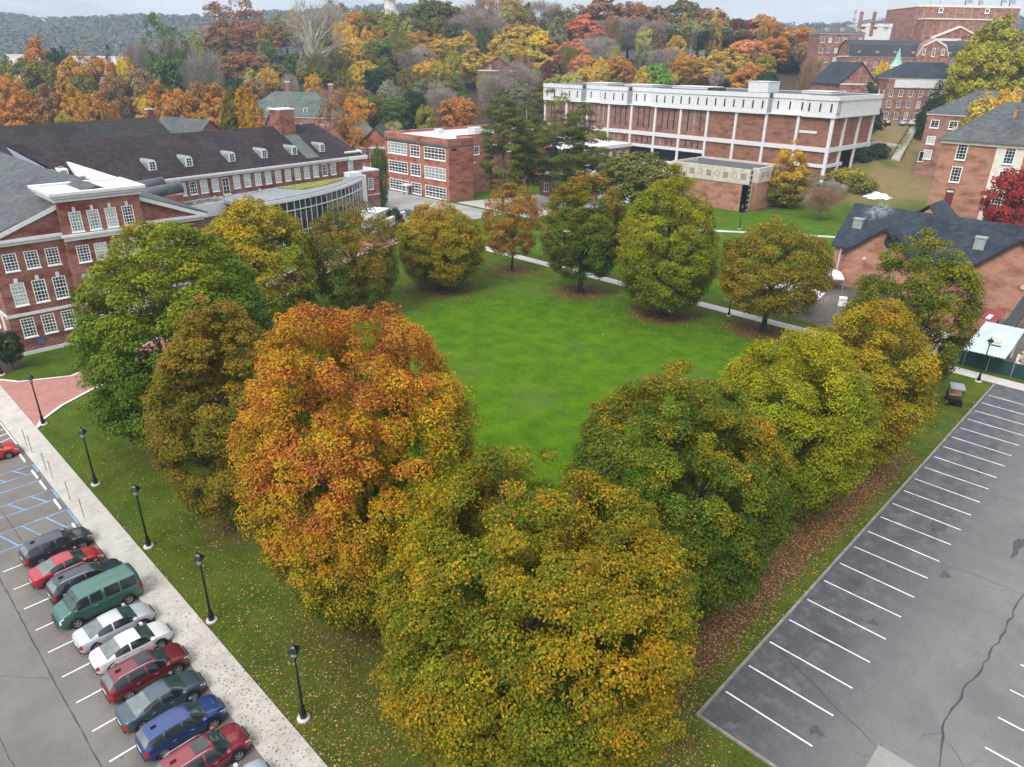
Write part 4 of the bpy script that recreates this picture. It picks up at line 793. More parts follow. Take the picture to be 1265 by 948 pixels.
mb = MB(); mb.box(-.12, -.003, -4.6, -3.1, 6.2, 9.4); mb.build('banner', 'banner_red', t); mb = MB(); mb.box(-.14, -.121, -4.45, -3.25, 8.75, 9.1); mb.build('banner_lettering', 'off_white', t)
t = block('rear_brick_hall', 'brick hall with dark grey hip roof behind the pale stair bay building', 232, 33, 0, 18, 32.5, 13.2, 8.0, 'brick_hill', ('hip', 6), 'slate_grey', ((1.0, 2.6), (5.0, 2.2), (9.3, 2.2)), nf=4, nl=7, ww=2.2, nx=2, ny=3, base=-6, fr=.2)
window(t, (-.12, 32.5), -math.pi/2, .9, .2, 1.2, 2.8, 1, 1, .1, name='door')

# low gabled brick building
t = thing('gabled_building', 'low brick building with blue slate cross gables behind the right hand maples', 'building', (119.5, 12, 0))
mb = MB(); 
facade(mb, (0.6, 31), -math.pi/2, 31, -.5, 6.3, []); facade(mb, (.6, -8), 0, 13, -.5, 6.3, []); facade(mb, (13.6, -8), math.pi/2, 39, -.5, 6.3, []); facade(mb, (13.6, 31), math.pi, 13, -.5, 6.3, []); facade(mb, (.6, -8), math.pi/2, 12, -.5, 6.3, [])
for y in (-8, 31): mb.poly([(.6, y, 6.3), (13.6, y, 6.3), (7.1, y, 11.6)])
for (yc, hw, z) in ((23.6, 5.2, 9.9), (5.9, 5.9, 11.2)):
    mb.poly([(-.4, yc-hw, -.5), (-.4, yc+hw, -.5), (-.4, yc+hw, 5.6), (-.4, yc, z), (-.4, yc-hw, 5.6)])
    for s in (-1, 1): mb.add([(-.4, yc+s*hw, -.5), (.6, yc+s*hw, -.5), (.6, yc+s*hw, 5.6), (-.4, yc+s*hw, 5.6)], [(0, 1, 2, 3)])
mb.build('wall', 'brick_pale', t)
rb = MB(); gable(rb, .6, 13.6, -8, 31, 6.4, 5.4, 'y', .6)
for (yc, hw, z) in ((23.6, 5.2, 9.9), (5.9, 5.9, 11.2)):
    for s in (-1, 1): rb.slab([(-.9, yc+s*(hw+.5), 5.4), (7, yc+s*(hw+.5), 5.4), (7, yc, z+.3), (-.9, yc, z+.3)], .22)
for s in (-1, 1): rb.slab([(7, 20.5+s*3.4, 10.2), (15, 20.5+s*3.4, 10.2), (15, 20.5, 13.2), (7, 20.5, 13.2)], .22)
rb.build('roof', 'shingle_blue', t)
for (yc, hw, z) in ((23.6, 5.2, 9.9), (5.9, 5.9, 11.2)):
    for s in (-1, 1): mb = MB(); mb.slab([(-.98, yc+s*(hw+.55), 5.42), (-.9, yc+s*(hw+.55), 5.42), (-.9, yc, z+.36), (-.98, yc, z+.36)], .45); mb.build('barge_board', 'dark_metal', t)
mb = MB(); mb.lathe([(1.1, -.06), (1.1, 0), (.2, 0)], 20, 0, 'y'); o = mb.build('round_window', 'glass_dark', t, loc=(-.41, 22.4, 8.2)); o.rotation_euler.z = math.pi/2*-1
for (x, y) in ((3.6, 29.2), (3.3, 11.5)): mb = MB(); mb.box(x-.5, x+.5, y-.7, y+.7, 8.2, 10.1); mb.box(x-.6, x+.6, y-.8, y+.8, 10.1, 10.3); mb.build('roof_vent', 'grey_metal', t)
for y in (25.8, 4.2): mb = MB(); mb.lathe([(.3, -.25), (.3, 0), (.12, .0)], 12, 0, 'y'); o = mb.build('wall_lamp', 'concrete', t, loc=(-.41, y, 5.0)); o.rotation_euler.z = -math.pi/2
mb = MB(); mb.tube([(.5, 30, 6.2), (.5, 30, 1)], [.12, .12], 6); mb.build('downpipe', 'white_paint', t)
mb = MB(); mb.box(6, 12, 6, 22, -.5, 3.2); mb.build('plinth', 'brick_pale', t)

# buildings behind and on the hill
def far(name, label, px0, px1, f, z0, depth, h, rot=None, **kw):
    a, b = D(px0, 100, f), D(px1, 100, f); w = math.hypot(b.x-a.x, b.y-a.y); ang = math.atan2(b.y-a.y, b.x-a.x)
    return block(name, label, a.x, a.y, ang if rot is None else ang+RX(rot), w, depth, h, z0, **kw)
t = block('slate_hall', 'long low hall with dark slate roof behind the dormered purple roof', 30, 172, RX(14), 44, 18, 13, 0, 'brick_red', ('gable', 6), 'roof_mossy', ((9, 2),), nf=10, ww=1.4, dorm=6)
for (cx, cy) in ((2, 9),): chimney(t, cx, cy, 15, 22.5, 2.2, 1.6)
t = block('cross_wing', 'brick cross wing with a grey roof and oval window beyond the purple slate roof', 76, 184.5, RX(14), 12, 18, 13.2, 0, 'brick_red', ('gable', 5), 'slate_grey', ((9, 2),), nf=3, ww=1.2, axis='y', chims=((-3, 10, 21),))
mb = MB(); mb.lathe([(.9, -.1), (.9, 0), (.6, 0), (.6, -.06), (.1, -.06)], 16, 0, 'y'); mb.build('oval_window', 'white_paint', t, loc=(6, -.01, 15))
block('dormered_house', 'small brick house with dark mansard roof and two dormers among orange trees', 62, 222, RX(20), 9, 9, 9.5, 2, 'brick_red', ('gambrel', 4.5), 'roof_dark', ((5.5, 1.8),), nf=2, ww=1.3, dorm=2)
far('dormitory', 'long dormitory with green roof and white dormers left of the square chimney', 292, 412, 232, 1, 16, 15.6, rot=-8, wall='brick_hill', roof=('hip', 6.5), rm='roof_green', rows=((3, 2), (7, 2), (11.5, 2)), nf=13, nl=4, ww=1.2, dorm=5, chims=((12, 9, 25), (26, 9, 24.5)))
far('dormitory', 'brick dormitory gable wing with a round white plaque beside the square chimney', 320, 339, 226, 1, 10, 13.2, rot=6, wall='brick_hill', roof=('gable', 3.6), rm='roof_dark', rows=((9.5, 2.0),), nf=2, ww=.9, axis='y', cor=0)
far('dormitory', 'low brick gable with tan roof right of the square chimney', 392, 432, 214, 0, 16, 12.2, rot=-14, wall='brick_hill', roof=('gable', 4.5), rm='roof_tan', rows=((8, 2),), nf=3, ww=1.2, axis='y')
far('dormitory', 'brick dormitory with gambrel end and white door left of the school building', 436, 482, 206, 0, 13, 10.6, rot=2, wall='brick_school', roof=('gable', 5), rm='roof_dark', rows=((1, 2), (4.3, 2), (7.8, 1.8)), nf=4, nl=4, ww=1.2, axis='y')
far('ivy_house', 'ivy covered brick house with a grey gambrel roof among the bare trees', 590, 640, 330, 16, 16, 13, wall='brick_dark', roof=('gable', 5), rm='roof_grey_brown', rows=((3, 1.8), (8, 1.8)), nf=3, ww=1.1, axis='y')
far('hill_house', 'pale roofed house high among the golden trees', 612, 640, 420, 33, 12, 12, wall='off_white', roof=('flat', 0), rm='white_membrane', rows=((3, 2), (7, 2)), nf=4, ww=1.2)
t = far('hill_dormitory', 'brick dormitory with white attic storey above the parked cars', 1098, 1192, 268, 15, 14, 14.2, rot=-6, wall='brick_hill', roof=('hip', 5), rm='shingle_blue', rows=((.8, 2.4), (4.6, 2.3), (8.2, 2.2)), nf=8, nl=3, ww=1.3, base=-5)
mb = MB(); mb.box(2, 30, -.4, -.24, 11, 13.6); mb.build('attic_panel', 'white_paint', t)
for i in range(5): window(t, (0, -.35), 0, 4+i*5.5, 11.4, 2.4, 1.8, 3, 1, .1, pane='blind_grey')
t = far('hill_dormitory', 'brick gable end with raking white trim beside the dark conifer', 1038, 1085, 276, 15, 22, 12, rot=4, wall='brick_hill', roof=('gable', 6.8), rm='shingle_blue', rows=((2, 2), (7.5, 2.2)), nf=3, ww=1.5, axis='y', base=-5)
t = far('gambrel_dormitory', 'long brick dormitory with dark gambrel roof and a white edged central gable', 1044, 1238, 335, 27, 15, 9.6, rot=-3, wall='brick_hill', roof=('gambrel', 6.2), rm='roof_dark', rows=((1.0, 2.1), (5.2, 2.1)), nf=15, nl=3, ww=1.3, dorm=9, base=-8)
mb = MB(); x_ = 27; P_ = [(x_, 0), (x_+13, 0), (x_+13, 10), (x_+11.2, 14), (x_+6.5, 16.4), (x_+1.8, 14), (x_, 10)]
mb.add([(p[0], -1.6, p[1]) for p in P_]+[(p[0], 6, p[1]) for p in P_], [tuple(range(7))]+[(i, (i+1) % 7, 7+(i+1) % 7, 7+i) for i in range(7)]); mb.build('gable_bay', 'brick_hill', t)
mb = MB(); Q_ = P_[2:]
for i in range(4): a, b = Q_[i], Q_[i+1]; mb.add([(a[0], -1.9, a[1]), (b[0], -1.9, b[1]), (b[0], -1.9, b[1]-.7), (a[0], -1.9, a[1]-.7), (a[0], -1.61, a[1]), (b[0], -1.61, b[1]), (b[0], -1.61, b[1]-.7), (a[0], -1.61, a[1]-.7)], [(0, 1, 2, 3), (0, 1, 5, 4), (2, 3, 7, 6)])
mb.build('gable_trim', 'white_paint', t)
for u in (2.6, 6.5, 10.4): window(t, (x_, -1.75), 0, u, 10.2 if u != 6.5 else 9.6, 1.3, 2.4 if u != 6.5 else 3.2, 2, 4, .2)
far('hill_hall', 'four storey brick hall with dormers behind the orange tree on the hill', 1003, 1056, 372, 27, 16, 19.5, rot=-4, wall='brick_hill', roof=('hip', 4), rm='slate_grey', rows=((2, 2.6), (7, 2.2), (11, 2.2), (15.4, 2.2)), nf=6, ww=1.6, dorm=3, chims=((20, 8, 29), (26, 8, 29)), base=-8)
far('hill_hall', 'plain flat roofed brick block left of the tallest building', 1055, 1112, 385, 34, 18, 9.2, wall='brick_hill', roof=('flat', 0), rm='roof_tan', rows=((6, 1.0),), nf=2, ww=.5, base=-9, eave=False)
far('hill_hall', 'white metal plant room behind the flat brick block on the hill', 1046, 1088, 420, 40, 14, 12, wall='white_paint', roof=('flat', 0), rm='white_membrane', rows=((10, 3),), nf=3, ww=3, base=-9)
t = far('tower_block', 'tallest brick building on the hill with dish antennas and a pediment', 1113, 1241, 420, 40, 30, 21.6, rot=3, wall='brick_hill', roof=('flat', 0), rm='roof_tan', rows=(), base=-9, trim='off_white')
w_ = 61.5; mb = MB(); mb.box(2, 49, -6, -.01, -9, 15.0); mb.build('front_block', 'brick_hill', t); mb = MB(); mb.box(1.6, 49.4, -6.4, -.02, 15.0, 15.6); mb.build('ledge', 'off_white', t)
for x in (13, 38): window(t, (0, -.25), 0, x, 18.4, 2.4, 2.4, 2, 2, .4)
mb = MB(); mb.add([(8, -7.5, 6.2), (34, -7.5, 6.2), (21, -7.5, 11.2), (8, -6, 6.2), (34, -6, 6.2), (21, -6, 11.2)], [(0, 1, 2), (0, 2, 5, 3), (1, 2, 5, 4)]); mb.build('pediment', 'brick_hill', t)
mb = MB(); mb.box(7.4, 34.6, -8, -6.01, 4.6, 6.2)
for s in (0, 1):
    a, b = ((7.2, 6.2), (21, 11.6)) if s == 0 else ((21, 11.6), (34.8, 6.2)); mb.slab([(a[0], -8, a[1]+.5), (b[0], -8, b[1]+.5), (b[0], -6.01, b[1]+.5), (a[0], -6.01, a[1]+.5)], .8)
mb.build('pediment_trim', 'off_white', t)
for x in (4.5, 15, 24, 33): window(t, (0, -6.25), 0, x, .4, 2.0, 2.8, 2, 3, .35)
for (x, y, z, r, tilt) in ((29, 6, 25.2, 3.2, .9), (38, 8, 24.2, 2.0, .8), (50, 8, 25.2, 2.6, .7), (56, 10, 25, 2.8, .8)):
    mb = MB(); mb.lathe([(r*q, .35*r*q*q) for q in (.05, .3, .55, .8, 1)], 16, 0); o = mb.build('dish_antenna', 'lead_grey', t, loc=(x, y, z)); o.rotation_euler = (tilt, .4, 0)
    mb = MB(); mb.tube([(0, 0, -4), (0, 0, .1)], [.3, .25], 6); mb.build('dish_mast', 'dark_metal', t, loc=(x, y, z))
for x in (9, 14): mb = MB(); mb.tube([(x, 4, 22), (x, 4, 28.5)], [.15, .1], 5); mb.lathe([(.9, 0), (.9, 1.2), (.2, 1.3)], 8, 0, c=(x, 4, 27.2)); mb.build('aerial', 'lead_grey', t)
p = D(1056, 20, 700); t = thing('radio_mast', 'thin lattice radio mast on the skyline behind the brick hill', 'mast', (p.x, p.y, 30)); mb = MB(); mb.tube([(0, 0, 0), (0, 0, 47)], [.5, .3], 5); mb.box(-1, 1, -1, 1, 38, 40); mb.box(-.9, .9, -.9, .9, 44, 46); mb.build('mast', 'grey_metal', t)
p = D(1105, 92, 300); t = thing('cupola', 'white cupola with a green copper spike on the hill dormitory', 'cupola', (p.x, p.y, 26)); mb = MB(); mb.lathe([(3.6, 0), (3.6, 2.4), (2.9, 2.6), (2.5, 6.6), (2.7, 7), (2.2, 7.2)], 8); mb.build('lantern', 'white_paint', t); mb = MB(); mb.lathe([(2.2, 7.2), (1.2, 9), (.1, 13)], 8); mb.build('spike', 'copper_green', t)
p = D(593, 15, 470); t = thing('church_spire', 'dark green church spire rising between the bare trees', 'spire', (p.x, p.y, 34)); mb = MB(); mb.box(-3, 3, -3, 3, 0, 21); mb.build('tower', 'brick_dark', t); mb = MB(); mb.lathe([(3.6, 21), (2.4, 28), (.1, 40)], 8); mb.build('spire', 'teal_spire', t)
p = D(482, 15, 480); t = thing('bell_tower', 'pale bell tower with a dark domed cap above the tree line', 'tower', (p.x, p.y, 37)); mb = MB(); mb.box(-3.6, 3.6, -3.6, 3.6, 0, 22); mb.lathe([(3.8, 22), (3.4, 25), (3.4, 28.6)], 8); mb.build('tower', 'limestone', t); mb = MB(); mb.lathe([(4.6, 28.4), (4.5, 29.2), (2.6, 31.2), (1.6, 33), (.1, 36)], 10); mb.build('dome', 'lead_grey', t)
for i, (px, py, f, w) in enumerate(((8, 68, 620, 26), (90, 70, 700, 38), (118, 74, 760, 16), (225, 85, 420, 10), (180, 84, 480, 8))):
    p = D(px, py, f); z = float(terr(p.x, p.y)); block('valley_building', ['white roofed shed at the left picture edge below the blue hill', 'long low white building beyond the orange trees', 'small pale house right of the long low white building', 'white house behind the dark bare trees', 'pale house glimpsed under the tall green tree'][i], p.x, p.y, -YAW+RX(90)-RX(90), w, 14, max(5, p.z-z), z, wall='off_white', roof=('flat', 0), rm='white_membrane', rows=((2, 1.5),), nf=5, ww=1.3, base=-4)
# ---------------------------------------------------------------- cars
CARK = {
 'sedan': dict(L=4.55, w=.88, low=.2, xs=[-2.28, -2.2, -2.0, -1.6, -.95, -.55, .1, .45, 1.2, 1.7, 2.05, 2.2, 2.28], top=[.78, .95, 1.0, 1.03, 1.30, 1.42, 1.44, 1.40, 1.02, .92, .80, .66, .5], belt=[.70, .86, .92, .95, .95, .95, .93, .92, .90, .84, .74, .62, .48],
   hw=[.62, .80, .85, .88, .9, .9, .9, .9, .88, .85, .77, .66, .50], rear=(-1.6, -.75), front=(.42, 1.2), side=(-1.15, .95), pil=(-.25,), wb=(-1.38, 1.36), wr=.34),
 'suv': dict(L=4.6, w=.9, low=.24, xs=[-2.3, -2.25, -2.1, -1.85, -1.5, -.6, .1, .45, 1.2, 1.75, 2.1, 2.24, 2.3], top=[.95, 1.15, 1.3, 1.56, 1.63, 1.67, 1.65, 1.60, 1.12, 1.02, .92, .76, .6], belt=[.85, 1.0, 1.05, 1.08, 1.07, 1.05, 1.03, 1.02, 1.0, .95, .85, .72, .58],
   hw=[.72, .84, .88, .9, .92, .92, .92, .92, .9, .88, .8, .68, .55], rear=(-2.18, -1.86), front=(.45, 1.2), side=(-1.9, .98), pil=(-1.15, -.2), wb=(-1.35, 1.4), wr=.37),
 'van': dict(L=5.2, w=.98, low=.28, xs=[-2.6, -2.57, -2.5, -2.3, -1, .2, 1.0, 1.2, 1.75, 2.2, 2.45, 2.55, 2.6], top=[1.0, 1.75, 1.98, 2.05, 2.07, 2.07, 2.03, 1.95, 1.34, 1.18, 1.06, .92, .7], belt=[.9, 1.2, 1.25, 1.25, 1.25, 1.25, 1.23, 1.22, 1.18, 1.1, 1.0, .86, .66],
   hw=[.86, .93, .97, .98, .98, .98, .98, .98, .96, .92, .86, .76, .62], rear=(-2.62, -2.5), front=(1.15, 1.75), side=(-2.25, 1.35), pil=(-1.25, -.25, .62), wb=(-1.55, 1.6), wr=.37)}
def wheel_meshes(r):
    k = ('wheel', r)
    if k not in WCACHE:
        a = MB(); a.lathe([(r*.62, -.1), (r*.93, -.11), (r, -.07), (r, .07), (r*.93, .11), (r*.62, .1)], 22, 0, 'y'); b = MB(); b.lathe([(r*.1, -.09), (r*.15, -.10), (r*.2, -.07), (r*.55, -.065), (r*.63, -.10), (r*.63, .1)], 22, 0, 'y')
        for i in range(5):
            t = i*1.2566+.3; M = Matrix.Rotation(t, 4, 'Y'); b.box(-.035, .035, -.105, -.07, .06, r*.6, 0, M)
        WCACHE[k] = (a.mesh('wheel', 'rubber', True), b.mesh('rim', 'rim_alloy'))
    return WCACHE[k]
def car(kind, paint, label, x, y, rot, sc=1.0, rails=False, roofglass=False, group='cars parked nose in along the pavement', cat='car', name=None):
    K = CARK[kind]; t = thing(name or {'sedan': 'parked_car', 'suv': 'parked_suv', 'van': 'parked_van'}[kind], label, cat, (x, y, .006), rot, group); t.scale = (sc,)*3
    key = ('car', kind)
    if key not in WCACHE:
        X = np.unique(np.concatenate([np.linspace(K['xs'][0], K['xs'][-1], 54), K['rear'], K['front'], K['side']])); f = lambda q: np.interp(X, K['xs'], K[q])
        def smooth(a):
            b = a.copy(); b[1:-1] = .25*a[:-2]+.5*a[1:-1]+.25*a[2:]; return b
        zt, be, hw = smooth(smooth(f('top'))), smooth(f('belt')), smooth(smooth(f('hw'))); zt = np.maximum(zt, be+.03); rings = []
        for i, xx in enumerate(X):
            w, b, z = hw[i], be[i], zt[i]; g_ = z-b; s = min(1, g_/.35); wr = w*(.95*(1-s)+.70*s) if kind != 'van' else w*(.95*(1-s)+.86*s); lo = K['low']+.10*max(0, abs(xx)/K['xs'][-1]-.85)/.15
            q = [(.9*w, lo), (.985*w, lo+.1), (w, (lo+b)/2), (.99*w, b-.07), (.955*w, b)]; e = (wr, z-.06*s-.01); q += [(.55*q[4][0]+.45*e[0]+.012, .5*b+.5*e[1]), e, (wr*.82, z-.018*s), (wr*.42, z), (0, z+.004)]
            rings.append([(xx, -a, c) for a, c in q]+[(xx, a, c) for a, c in q[:-1][::-1]])
        parts = {}; n = 19
        for i in range(len(X)-1):
            xm = (X[i]+X[i+1])/2; gm = (zt[i]+zt[i+1]-be[i]-be[i+1])/2
            for k in range(n-1):
                kk = k if k < 9 else 17-k; sd = 0 if k < 9 else 1
                nm = 'body'
                if kk >= 6 and K['front'][0] < xm < K['front'][1]: nm = 'windshield'
                elif kk >= 6 and K['rear'][0] < xm < K['rear'][1]: nm = 'rear_window'
                elif kk in (4, 5) and K['side'][0] < xm < K['side'][1] and gm > .2 and all(abs(xm-p) > .055 for p in K['pil']): nm = 'side_window%d' % sd
                elif kk == 3 and K['xs'][-1]-.42 < xm < K['xs'][-1]-.06 or kk == 2 and K['xs'][-1]-.2 < xm < K['xs'][-1]-.06: nm = 'headlight%d' % sd
                elif kk in (2, 3) and xm < K['xs'][0]+(.2 if kind == 'sedan' else .26): nm = 'taillight%d' % sd
                parts.setdefault(nm, []).append([rings[i][k], rings[i+1][k], rings[i+1][k+1], rings[i][k+1]])
            parts['body'].append([rings[i][0], rings[i][18], rings[i+1][18], rings[i+1][0]])
        for nm, qs in parts.items():
            mb = MB(); ix = {}; 
            for q in qs:
                ids = []
                for p in q:
                    kp = (round(p[0], 4), round(p[1], 4), round(p[2], 4))
                    if kp not in ix: ix[kp] = len(mb.v); mb.v.append(p)
                    ids.append(ix[kp])
                if len(set(ids)) > 2: mb.f.append(tuple(dict.fromkeys(ids))); mb.m.append(0)
            if nm == 'body': mb.poly(rings[0][::-1]); mb.poly(rings[-1])
            parts[nm] = mb
        WCACHE[key] = parts
    parts = WCACHE[key]; mm = {'body': paint, 'windshield': 'glass_front', 'rear_window': 'glass_rear', 'side_window0': 'glass_dark', 'side_window1': 'glass_dark', 'headlight0': 'headlight_lens', 'headlight1': 'headlight_lens', 'taillight0': 'taillight_lens', 'taillight1': 'taillight_lens'}
    for nm, mb in parts.items(): mb.build(nm.rstrip('01'), mm[nm], t, True)
    a, b = wheel_meshes(K['wr'])
    for wx in K['wb']:
        for s in (-1, 1):
            o = link('wheel', a, t, (wx, s*(K['w']-.09), K['wr'])); link('rim', b, o, (0, -.028, 0)); o.rotation_euler.z = 0 if s < 0 else math.pi
            mb = MB(); n_ = 20; r1 = K['wr']+.075; yy = s*(K['w']+.006)
            mb.poly([(wx+r1*math.cos(math.pi*i/n_-.0), yy, K['wr']+r1*math.sin(math.pi*i/n_)) for i in range(n_+1)]+[(wx-r1, yy, K['low']+.1), (wx+r1, yy, K['low']+.1)]); mb.build('wheel_arch', 'rubber', t)
    hx, bx = K['xs'][-1], K['xs'][0]; zb_ = K['belt'][-2]
    mb = MB(); mb.box(hx-.06, hx+.012, -.42, .42, zb_-.22, zb_-.02); mb.build('grille', 'grille_black', t)
    mb = MB(); mb.box(bx-.015, bx+.05, -.26, .26, K['belt'][0]-.2, K['belt'][0]-.07); mb.build('number_plate', 'plate_white', t)
    mb = MB(); mb.box(bx-.02, bx+.1, -K['w']*.7, K['w']*.7, K['low']+.05, K['low']+.2); mb.box(hx-.1, hx+.018, -K['w']*.5, K['w']*.5, K['low']+.02, K['low']+.16); mb.build('bumper_trim', 'grille_black', t)
    mx = K['front'][1]-.25
    for s in (-1, 1):
        mb = MB(); mb.box(mx-.09, mx+.09, s*(K['w']-.02) if s > 0 else -K['w']-.2, K['w']+.2 if s > 0 else -K['w']+.02, K['belt'][7]+.02, K['belt'][7]+.18); mb.build('mirror', paint, t)
        for dx in ((-.75, .25) if kind != 'van' else (.3,)): mb = MB(); mb.box(dx-.1, dx+.1, s*(K['w']+.02)-.02, s*(K['w']+.02)+.02, K['belt'][6]-.17, K['belt'][6]-.13); mb.build('door_handle', 'rim_alloy', t)
        if rails: mb = MB(); zz = max(K['top']); mb.tube([(-1.6, s*.61, zz-.06), (-1.4, s*.61, zz+.03), (.0, s*.61, zz+.04), (.25, s*.61, zz-.05)], [.025]*4, 6); mb.build('roof_rail', 'rim_alloy', t)
    if roofglass: mb = MB(); zz = max(K['top']); mb.box(-.45, .3, -.42, .42, zz-.03, zz+.012); mb.build('sunroof', 'glass_dark', t)
    if kind == 'suv': mb = MB(); mb.box(-1.55, -1.25, -.03, .03, 1.62, 1.74); mb.build('aerial', 'grille_black', t)
    return t
U = lambda x: x
car('sedan', 'paint_scarlet', 'bright scarlet car beside the white hatched bay, cut by the left picture edge', 6.9, 71.2, RX(-3))
car('suv', 'paint_charcoal', 'dark grey suv parked first beside the blue accessible bays', 7.25, 52.6, RX(2), .97, rails=False)
car('sedan', 'paint_red', 'bright red saloon between the dark grey suv and the black suv', 7.05, 49.75, RX(2), .98)
car('suv', 'paint_navy', 'black suv with silver roof rails behind the green van', 7.55, 47.0, RX(1), 1.0, rails=True)
car('van', 'paint_green', 'dark green passenger van backed into its bay', 7.35, 44.35, RX(181), .98, cat='van')
car('sedan', 'paint_silver', 'silver grey saloon next to the green van', 7.35, 41.3, RX(1), .98)
car('sedan', 'paint_white', 'white saloon between the silver saloon and the maroon estate', 7.5, 38.85, RX(0), .97)
car('suv', 'paint_maroon', 'maroon estate with a dark sunroof and roof bars', 7.35, 36.15, RX(0), .98, True, True)
car('sedan', 'paint_slate', 'dark slate teal saloon beside the maroon estate', 7.2, 33.6, RX(0), .98)
car('suv', 'paint_blue', 'royal blue hatchback between the slate saloon and the wine red suv', 7.25, 31.05, RX(-1), .94)
car('suv', 'paint_wine', 'wine red suv with silver roof rails at the lower picture edge', 7.2, 28.3, RX(0), .98, True, True)
car('sedan', 'paint_ice', 'pale blue car showing only its bonnet at the lower picture edge', 7.1, 25.5, RX(0), .98)
car('suv', 'paint_white', 'white suv parked between the end wing and the school building', 109.5, 158.5, RX(-95), 1, group='cars in the court behind the sign wall')
car('sedan', 'paint_black', 'dark car parked behind the sign wall next to the white enclosure', 96.0, 131.0, RX(140), 1, group='cars in the court behind the sign wall')
car('sedan', 'paint_slate', 'dark green car behind the right end of the sign wall', 101.5, 133.2, RX(145), 1, group='cars in the court behind the sign wall')
for i, (px, pt, lb) in enumerate(((1096, 'paint_black', 'black car parked leftmost before the hill dormitory'), (1113, 'paint_silver', 'silver car parked second before the hill dormitory'), (1123, 'paint_white', 'white car parked third before the hill dormitory'), (1132, 'paint_ice', 'pale blue car parked beside the stair on the hill'))):
    p = D(px, 156, 256); car('sedan' if i % 2 else 'suv', pt, lb, p.x, p.y, RX(20+i*9), 1, group='cars parked before the hill dormitory'); COL.objects[-1]; 
for o in list(COL.objects):
    if o.get('group') == 'cars parked before the hill dormitory': o.location.z = float(terr(o.location.x, o.location.y))+.05

# ---------------------------------------------------------------- street furniture
def lamp():
    t = thing('lamp_post', '', 'lamp post'); mb = MB(); mb.lathe([(.36, -.1), (.36, .1), (.33, .13), (.05, .13)], 16); mb.build('footing', 'concrete', t, True)
    mb = MB(); mb.lathe([(.19, .12), (.19, .5), (.13, .62), (.13, .9), (.085, 1.0), (.07, 2.6), (.055, 4.35), (.1, 4.4), (.1, 4.48), (.05, 4.5)], 12); mb.build('post', 'black_paint', t, True)
    mb = MB(); mb.lathe([(.10, 4.5), (.17, 4.62), (.2, 4.9), (.15, 4.95)], 8); g = mb.build('lantern', 'lamp_glass', t)
    mb = MB(); mb.lathe([(.36, 4.9), (.37, 4.95), (.2, 5.18), (.06, 5.28), (.03, 5.45), (.005, 5.5)], 4); mb.build('cap', 'black_paint', g)
    return t
lp = lamp()
for i, (x, y, lb) in enumerate(((12.25, 27.4, 'black lamp post nearest the bottom edge, left of the near golden green maple'), (12.0, 38.15, 'black lamp post on the grass opposite the green van'), (12.1, 48.75, 'black lamp post on the grass below the olive brown maple'), (12.2, 60.45, 'black lamp post on the grass beside the accessible bays'),
     (12.25, 75.5, 'black lamp post at the corner of the red brick walk'), (12.4, 91.9, 'black lamp post at the left picture edge before the brick hall'), (91.3, 13.8, 'black lamp post in front of the tin roofed shed'), (146.5, 73.5, 'black lamp post on the lawn before the emblem annex'), (91.3, 45.5, 'black lamp post beside the path under the olive gold maple'))):
    o = lp if i == 0 else copy_tree(lp); o.location = (x, y, 0); tag(o, lb, None, 'black lamp posts')
sp0 = None
for i, (y, lb) in enumerate(((71.6, 'nearest the scarlet car'), (69.9, 'second after the scarlet car'), (65.7, 'third from the scarlet car'), (63.8, 'fourth from the scarlet car'), (59.2, 'fifth, facing the blue hatching'), (55.8, 'last, nearest the dark grey suv'))):
    if sp0 is None:
        sp0 = thing('sign_post', '', 'post'); mb = MB(); mb.tube([(0, 0, 0), (0, 0, 1.75)], [.028, .028], 6); mb.build('post', 'lead_grey', sp0); mb = MB(); mb.box(-.03, -.028+.012, -.04, .04, 1.25, 1.72); mb.build('plate', 'lead_grey', sp0)
        o = sp0
    else: o = copy_tree(sp0)
    o.location = (9.9, y, .09); tag(o, 'thin grey post on the pavement edge, '+lb, None, 'thin posts along the pavement')
ws = None
for i, (y0, lb) in enumerate(((69.4, 'below the scarlet car'), (65.6, 'second below the scarlet car'), (63.2, 'in the middle accessible bay'), (59.3, 'above the lower blue hatching'), (54.7, 'in front of the dark grey suv'))):
    if ws is None:
        mb = MB(); prof = [(-.09, 0), (-.07, .13), (.07, .13), (.09, 0)]; n_ = 4
        mb.add([(a, -.92, z) for a, z in prof]+[(a, .92, z) for a, z in prof], [(0, 1, 2, 3), (7, 6, 5, 4)]+[(i2, (i2+1) % 4, 4+(i2+1) % 4, 4+i2) for i2 in range(4)]); ws = mb.build('wheel_stop', 'limestone'); o = ws
    else: o = ws.copy(); COL.objects.link(o)
    o.location = (9.02, y0, .012); tag(o, 'white concrete wheel stop '+lb, 'wheel stop', 'wheel stops in the accessible bays')
# sign wall
t = thing('sign_wall', 'low brick wall with a pale lettered stone band beside the car court', 'wall', (84.5, 119.6, 0), RX(28)); mb = MB(); mb.box(-6, 12, 0, .5, -.2, 1.2); mb.build('base', 'brick_red', t)
mb = MB(); mb.box(-6, 12, -.06, .56, 1.2, 2.9); mb.build('stone_band', 'limestone', t)
cu = bpy.data.curves.new('lettering', 'FONT'); cu.body = 'OHIO UNIVERSITY'; cu.size = 1.15; cu.extrude = .02; cu.materials.append(MATS['lead_grey']); o = link('lettering', cu, t, (-1.0, -.085, 1.62)); o.rotation_euler = (RX(90), 0, 0)
t = thing('white_enclosure', 'white boxy enclosure between the end wing and the sign wall', 'enclosure', (88.2, 125.6, 0), RX(28)); mb = MB(); mb.box(0, 5, 0, 4, 0, 3.3); mb.build('panel', 'white_paint', t); mb = MB(); mb.box(-.15, 5.15, -.15, 4.15, 3.3, 3.5); mb.build('roof', 'white_membrane', t)
